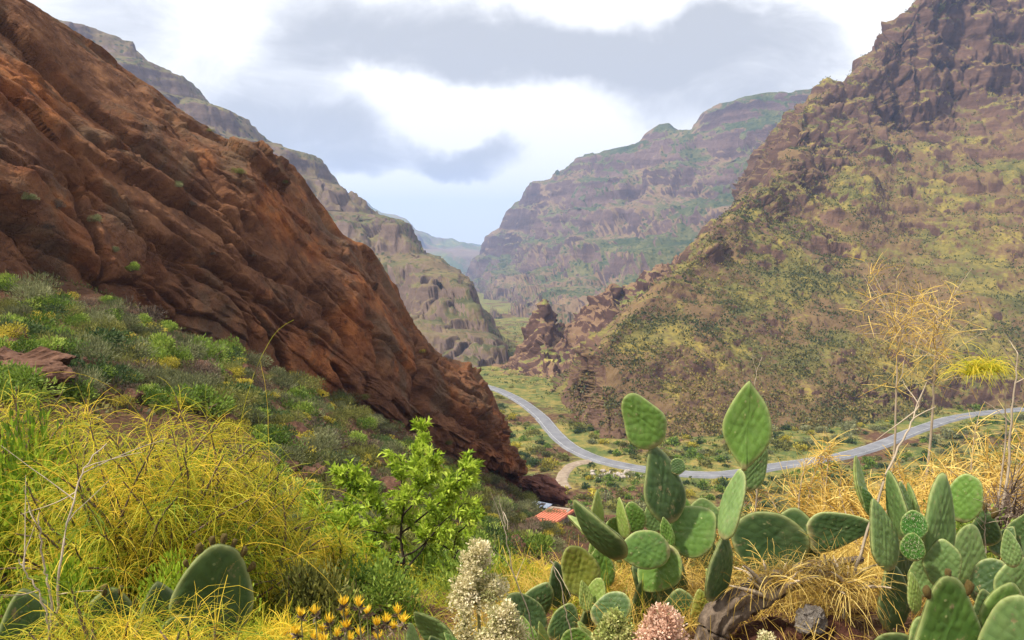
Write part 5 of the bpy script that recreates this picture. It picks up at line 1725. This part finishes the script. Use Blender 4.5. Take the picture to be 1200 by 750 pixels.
# ---------------------------------------------------------------- leafy plants
def leafy_tree(name, base, h, w_, mats, label, seed, n_main=5, n_leaf=4200, leaf=0.06, wid=0.022, cat='tree'):
    r = np.random.default_rng(seed)
    o = empty(name, base)
    trunk = cr_interp(np.array([(0, 0, -0.1), (0.02, 0, h * 0.2), (-0.03, 0.02, h * 0.45), (0.03, 0, h * 0.72)]), 14)
    link('trunk', np_mesh('trunk', *tubes(trunk[None], np.linspace(0.026, 0.011, 14)[None], 7)[:2], mats[1]), o)
    tips = []
    limbs = []
    for k in range(n_main):
        i = int(np.interp(k, [0, n_main - 1], [1, 13]))
        az = k * 2.4 + r.uniform(-0.4, 0.4)
        up = np.interp(k, [0, n_main - 1], [0.15, 0.9])
        ln_ = np.interp(k, [0, n_main - 1], [0.66, 0.46]) * w_
        d = unit(np.array([math.cos(az), math.sin(az) * 0.8, up]))
        L = droop(trunk[i][None], d[None], np.array([ln_ * 1.25]), 9, -0.35, 0.10, r)[0]
        limbs.append(L)
        link('limb', np_mesh('limb', *tubes(L[None], np.linspace(0.014, 0.005, 9)[None], 6)[:2], mats[1]), o)
    L = np.array(limbs)
    src = np.concatenate([L[:, 3:].reshape(-1, 3), trunk[9:]])
    tw = 60 * n_main // 3
    i = r.integers(0, len(src), tw)
    d = unit((src[i] - np.array([0, 0, h * 0.3])) * np.array([1, 1, 0.6]) + 0.8 * rand_dirs(tw, r) + np.array([0, 0, 0.05]))
    T = droop(src[i], d, r.uniform(0.12, 0.30, tw) * h / 1.9, 6, -0.2, 0.12, r)
    link('twigs', np_mesh('twigs', *tubes(T, np.linspace(0.004, 0.002, 6)[None], 4)[:2], mats[1]), o)
    j = r.integers(0, tw, n_leaf)
    f = r.integers(1, 6, n_leaf)
    pos = T[j, f] + 0.03 * rand_dirs(n_leaf, r)
    ax = unit(T[j, 5] - T[j, 2]) + 0.9 * rand_dirs(n_leaf, r) + np.array([0, 0, -0.15])
    tint = np.clip(0.5 + 0.18 * r.normal(size=tw)[j] + 0.16 * r.normal(size=n_leaf), 0, 1)
    link('crown', lmesh('crown', leaves(pos, ax, leaf * r.uniform(0.6, 1.3, n_leaf), wid * r.uniform(0.7, 1.3, n_leaf), tint, 0.2, r), mats[0]), o)
    return tag(o, label, cat)


M_LIME = mat_leaf('lime_leaf', (0.10, 0.18, 0.012), (0.31, 0.44, 0.028), (0.54, 0.64, 0.09), 0.45)
bark_d = mat_bark('dark_bark', (0.02, 0.015, 0.012), (0.07, 0.05, 0.04), 20)
leafy_tree('leafy_sapling', gpz(468, 9.6), 1.75, 1.8, (M_LIME, bark_d), 'bright lime-green leafy sapling with dark twigs on the slope', 61, 12, 9500, 0.095, 0.033)
leafy_tree('leafy_sapling', gpz(395, 10.4), 1.25, 1.0, (M_LIME, bark_d), 'smaller lime-green sapling crowded against the larger one', 62, 6, 2600, 0.075, 0.026)
leafy_tree('leafy_sapling', gpz(530, 10.6), 1.35, 1.1, (M_LIME, bark_d), 'lime-green sapling beside the cream flower spikes', 64, 6, 2600, 0.075, 0.026)


def leafy_shrub(name, px, D, size, h, n, leaf, wid, mat, label, seed, cat='shrub'):
    fol, stm = bush_parts('x', n, seed, leaf / size, wid / size, 14, 0.9, 26)
    o = empty(name, gpz(px, D))
    o.scale = (size, size, h)
    link('foliage', lmesh('foliage', fol, mat), o)
    link('stems', lmesh('stems', stm, stem_m, True), o)
    return tag(o, label, cat)


leafy_shrub('leafy_shrub', 15, 5.7, 0.75, 1.55, 5200, 0.045, 0.022, M_LIME, 'small-leaved green shrub tangled with yellow strands', 65)
leafy_shrub('leafy_shrub', 60, 4.8, 0.5, 0.85, 4200, 0.030, 0.014, M_LIME, 'fine-leaved green shrub woven through the yellow strands', 76)
leafy_shrub('leafy_shrub', 205, 4.7, 0.42, 0.75, 3600, 0.030, 0.014, M_LIME, 'fine-leaved green shrub over the budding dark cactus pad', 77)
leafy_shrub('leafy_shrub', 110, 6.8, 0.85, 1.2, 5200, 0.045, 0.020, M_GREEN, 'green shrub filling in behind the large strand shrub', 66)
leafy_shrub('leafy_shrub', 230, 7.2, 0.8, 0.95, 4200, 0.045, 0.020, M_LIME, 'green shrub filling in above the budding cactus pad', 67)
leafy_shrub('leafy_shrub', 350, 5.2, 0.42, 0.6, 3000, 0.040, 0.018, M_OLIVE, 'olive shrub beside the small golden tuft', 68)
leafy_shrub('leafy_shrub', 430, 5.6, 0.45, 0.5, 3000, 0.040, 0.018, M_GREEN, 'low green shrub behind the yellow flowers', 69)
leafy_shrub('leafy_shrub', 330, 9.5, 0.9, 0.95, 4500, 0.06, 0.014, M_GREY, 'grey-green shrub behind the golden tuft', 70)
leafy_shrub('leafy_shrub', 560, 6.4, 0.5, 0.55, 3000, 0.045, 0.018, M_GREEN, 'low green shrub behind the cream flower spikes', 71)
leafy_shrub('leafy_shrub', 590, 11, 0.7, 0.9, 3200, 0.05, 0.020, M_OLIVE, 'olive shrub in front of the grey-roofed hut', 72)
leafy_shrub('leafy_shrub', 690, 9.5, 0.8, 0.6, 3400, 0.05, 0.020, M_GREEN, 'green shrub on the lip of the slope under the slim pale pads', 73)
leafy_shrub('leafy_shrub', 830, 6.4, 0.55, 0.45, 3000, 0.04, 0.016, M_OLIVE, 'olive shrub under the narrow grey-green pad', 74)
leafy_shrub('leafy_shrub', 1150, 5.6, 0.6, 0.65, 3000, 0.04, 0.018, M_GREEN, 'green shrub between the grey-green pads and the bare twigs', 75)

# ---------------------------------------------------------------- flower spikes
M_CREAM = mat_leaf('cream_florets', (0.26, 0.27, 0.09), (0.60, 0.53, 0.28), (0.86, 0.76, 0.52), 0.25, 0.05)
M_PINKF = mat_leaf('pink_florets', (0.36, 0.20, 0.12), (0.68, 0.42, 0.30), (0.88, 0.68, 0.52), 0.25, 0.05)
M_GREENF = mat_leaf('green_buds', (0.14, 0.18, 0.04), (0.34, 0.38, 0.10), (0.55, 0.52, 0.22), 0.25, 0.05)
M_YFLOW = mat_leaf('yellow_petals', (0.50, 0.30, 0.02), (0.84, 0.56, 0.03), (0.92, 0.74, 0.10), 0.4, 0.1)
stalk_m = plain('fleshy_stalk', (0.16, 0.17, 0.06), (0.28, 0.26, 0.11), 10)
M_ROSETTE = mat_leaf('rosette_leaf', (0.05, 0.09, 0.02), (0.12, 0.18, 0.045), (0.22, 0.28, 0.09), 0.2)


def flower_spike(px, py, topy, wpx, D, mat, label, seed, n=3000):
    r = np.random.default_rng(seed)
    base = pix(px, py, D)
    h = (py - topy) / FPX * D
    R = wpx / 2 / FPX * D
    o = empty('flower_spike', base + Vector((0, 0, -0.45)))
    st = np.array([[(0, 0, -0.35), (0.01, 0, 0.1), (0, 0, 0.45 + h * 0.5), (0, 0, 0.45 + h * 0.9)]], float)
    link('stalk', np_mesh('stalk', *tubes(cr_interp(st[0], 12)[None], np.linspace(0.012, 0.005, 12)[None], 7)[:2], stalk_m), o)
    # side sprays
    ns = 80
    z = r.uniform(0, 1, ns) ** 1.25
    az = np.arange(ns) * 2.4
    rad = R * (0.22 + 0.85 * (1 - z) ** 0.75) * r.uniform(0.8, 1.1, ns)
    tip = np.stack([np.cos(az) * rad, np.sin(az) * rad, 0.45 + h * (0.06 + 0.92 * z)], 1)
    root = np.stack([0 * az, 0 * az, 0.45 + h * (z * 0.85 - 0.02)], 1)
    s = np.linspace(0, 1, 5)[None, :, None]
    ln = root[:, None] * (1 - s) + tip[:, None] * s
    link('sprays', np_mesh('sprays', *tubes(ln, np.linspace(0.0035, 0.0015, 5)[None], 4)[:2], stalk_m), o)
    k = r.integers(0, ns, n)
    q = rand_dirs(n, r)
    pos = ln[k, r.integers(2, 5, n)] + q * (0.013 + 0.011 * r.uniform(0, 1, n))[:, None]
    tint = np.clip(0.5 + 0.17 * r.normal(size=ns)[k] + 0.2 * r.normal(size=n), 0, 1)
    link('florets', lmesh('florets', leaves(pos, q + np.array([0, 0, 0.3]), r.uniform(0.010, 0.018, n), r.uniform(0.007, 0.012, n), tint, 0.1, r), mat), o)
    m = 26
    az = np.arange(m) * 2.4
    d = np.stack([np.cos(az), np.sin(az), r.uniform(0.1, 0.7, m)], 1)
    link('leaf_rosette', lmesh('leaf_rosette', leaves(np.tile([[0, 0, 0.03]], (m, 1)) + 0.02 * d, d, 0.14, 0.045, np.clip(r.normal(0.5, 0.2, m), 0, 1), 0.1, r), M_ROSETTE), o)
    tag(o, label, 'flower')


flower_spike(560, 708, 630, 66, 3.5, M_CREAM, 'tallest cream cone-shaped flower spike beside the lime sapling', 81, 8000)
flower_spike(590, 768, 702, 62, 3.3, M_CREAM, 'lower cream-green flower spike against the tallest one', 82, 7000)
flower_spike(720, 775, 713, 60, 3.2, M_GREENF, 'greenish budding flower spike under the dark low pads', 83, 7000)
flower_spike(776, 775, 708, 70, 3.1, M_PINKF, 'pinkish-cream flower spike beside the dead log', 84, 7000)
flower_spike(897, 775, 741, 22, 3.2, M_CREAM, 'tiny cream flower spike in front of the dead log', 85, 900)
flower_spike(545, 775, 700, 34, 3.8, M_CREAM, 'slim cream flower spike half hidden behind the lower one', 86, 1800)


def daisy_clump(px, py, D, seed):
    """one head of upright yellow tube petals on a stem, with dried brown bracts"""
    r = np.random.default_rng(seed)
    top = pix(px, py, D)
    o = empty('yellow_flower', top + Vector((0, 0, -0.22)))
    link('stem', np_mesh('stem', *tubes(np.array([[(0.01, 0, -0.55), (0.008, 0, 0.0), (0, 0, 0.2)]], float), np.array([[0.005, 0.004, 0.003]]), 5)[:2], stalk_m), o)
    n = 34
    d = unit(rand_dirs(n, r) * 0.55 + np.array([0, 0, 1.0]))
    link('petals', lmesh('petals', leaves(np.tile([[0, 0, 0.185]], (n, 1)) + d * 0.008, d, r.uniform(0.028, 0.050, n), r.uniform(0.004, 0.008, n), np.clip(r.normal(0.55, 0.25, n), 0, 1), 0.15, r), M_YFLOW), o)
    n = 20
    d = unit(rand_dirs(n, r) + np.array([0, 0, 0.3]))
    link('bracts', lmesh('bracts', leaves(np.tile([[0, 0, 0.18]], (n, 1)), d, r.uniform(0.02, 0.04, n), r.uniform(0.006, 0.012, n), np.clip(r.normal(0.6, 0.25, n), 0, 1), 0.2, r), M_DRY), o)
    tag(o, 'yellow flower head with upright tube petals among dried heads, beside the small cactus', 'flower', 'yellow flowers beside the small cactus')


random.seed(21)
for k, (px, py) in enumerate(((468, 712), (452, 722), (462, 730), (440, 726), (473, 722), (425, 737), (405, 728), (402, 715), (388, 722), (376, 733), (350, 715), (372, 712), (395, 738), (366, 742), (412, 744), (445, 742), (430, 712), (348, 735), (380, 745), (418, 703), (400, 702))):
    daisy_clump(px + random.uniform(-3, 3), py, random.uniform(2.9, 3.4), 200 + k)

# ---------------------------------------------------------------- dry grass and litter in the foreground
def grass(name, region, n, length, rad, mat, label, seed, tint0=0.5, grav=1.2, dens=None):
    r = np.random.default_rng(seed)
    x0, x1, y0, y1 = region
    y = r.uniform(y0, y1, n)
    x = r.uniform(x0, x1, n)
    p = np.stack([x, y, ground_z(x, y)], 1)
    k = fbm(p / 0.8 + seed, 2) > -0.1
    p = p[k]
    n = len(p)
    d = rand_dirs(n, r) * 0.8 + np.array([0, 0, 1.0])
    ln = droop(p, d, length * r.uniform(0.4, 1.3, n), 6, grav * r.uniform(0.3, 1.5, n), 0.10, r)
    tint = np.clip(tint0 + 0.25 * fbm(p / 0.5, 2) + 0.18 * r.normal(size=n), 0, 1)
    o = link(name, lmesh(name, tubes(ln, rad * np.linspace(1, 0.35, 6)[None] * 1.35 * np.ones((n, 1)), 2, tint), mat, True))
    return tag(o, label, 'grass', kind='stuff')


grass('dry_grass', (-0.4, 3.2, 3.0, 6.2), 12000, 0.30, 0.0016, M_STRAW, 'dry orange grass tangled round the cactus and log', 91, 0.5)
grass('green_grass', (-3.2, 0.8, 3.0, 7.5), 12000, 0.30, 0.0018, M_WISP, 'yellow-green grass under the strand shrubs', 92, 0.3)
grass('brow_grass', (-0.2, 8.0, 6.0, 13.0), 14000, 0.40, 0.0028, M_STRAW, 'dry grass along the lip of the slope', 93, 0.45)
r = np.random.default_rng(95)
# tangle of straw on the log
wisp_shrub('straw_tuft', pix(905, 690, 4.0), 0.30, 0.2, 0.16, 20, 420, 0.18, 0.0014, M_STRAW, 'tangled tuft of dry straw lying over the dead log', 'grass tuft', 96, 0.5, 1.6, 0.1, pale_m, 0.3, spread=0.7)
wisp_shrub('straw_tuft', pix(990, 690, 4.1), 0.28, 0.2, 0.22, 20, 600, 0.20, 0.0014, M_STRAW, 'tuft of dry straw between the log and the slim pads', 'grass tuft', 97, 0.5, 1.6, 0.1, pale_m, 0.3, spread=0.7)
wisp_shrub('straw_tuft', gp(830, 690, 4.6), 0.26, 0.2, 0.25, 20, 900, 0.26, 0.0014, M_STRAW, 'tuft of yellow straw under the narrow grey-green pad', 'grass tuft', 98, 0.6, 1.8, 0.1, pale_m, 0.3, spread=0.7)
wisp_shrub('straw_tuft', gp(700, 690, 5.2), 0.30, 0.2, 0.28, 20, 900, 0.24, 0.0016, M_STRAW, 'tuft of dry straw behind the pale heart-shaped pads', 'grass tuft', 99, 0.5, 1.5, 0.1, pale_m, 0.3, spread=0.7)
# leaf litter and pebbles
M_LITTER = mat_leaf('litter', (0.05, 0.03, 0.02), (0.14, 0.085, 0.05), (0.34, 0.24, 0.14), 0.1)
n = 16000
lx, ly = r.uniform(-4.5, 5.0, n), 2.4 + 8.0 * r.uniform(0, 1, n) ** 1.3
lp = np.stack([lx, ly, ground_z(lx, ly) + 0.012], 1)
tag(link('leaf_litter', lmesh('leaf_litter', leaves(lp, rand_dirs(n, r) * np.array([1, 1, 0.35]), r.uniform(0.02, 0.06, n), r.uniform(0.008, 0.02, n), np.clip(r.normal(0.5, 0.25, n), 0, 1), 0.2, r), M_LITTER)),
    'dead leaves and bits of stem littering the soil', 'litter', kind='stuff')

for o in bpy.data.objects:
    if o.parent is not None and o.name.split('.')[0] in ('twigs', 'side_branches', 'strands', 'florets', 'sprays', 'branches', 'bracts', 'spines', 'petals'):
        o['kind'] = 'stuff'
# ---------------------------------------------------------------- haze
zmin = GZ.min() - 45
ztop = max((o.matrix_world @ Vector(c)).z for o in bpy.data.objects if o.type == 'MESH' and o.get('kind') == 'structure' for c in o.bound_box) + 8
hz = bpy.data.meshes.new('haze')
x0, x1, y0, y1, z0, z1 = -12000, 12000, -400, 8200, zmin - 1, ztop
hv = [(x, y, z) for z in (z0, z1) for y in (y0, y1) for x in (x0, x1)]
hz.from_pydata(hv, [], [(0, 2, 3, 1), (4, 5, 7, 6), (0, 1, 5, 4), (2, 6, 7, 3), (0, 4, 6, 2), (1, 3, 7, 5)])
hm = bpy.data.materials.new('haze_air')
hm.use_nodes = True
t = NT(hm.node_tree)
pv = t.n('ShaderNodeVolumePrincipled')
pv.inputs['Color'].default_value = (0.42, 0.59, 1.0, 1)
pv.inputs['Density'].default_value = 1.7e-4
pv.inputs['Anisotropy'].default_value = 0.2
o = t.n('ShaderNodeOutputMaterial')
t.t.links.new(pv.outputs[0], o.inputs['Volume'])
hz.materials.append(hm)
tag(link('haze', hz), 'thin blue haze filling the valley air', 'haze', kind='stuff')
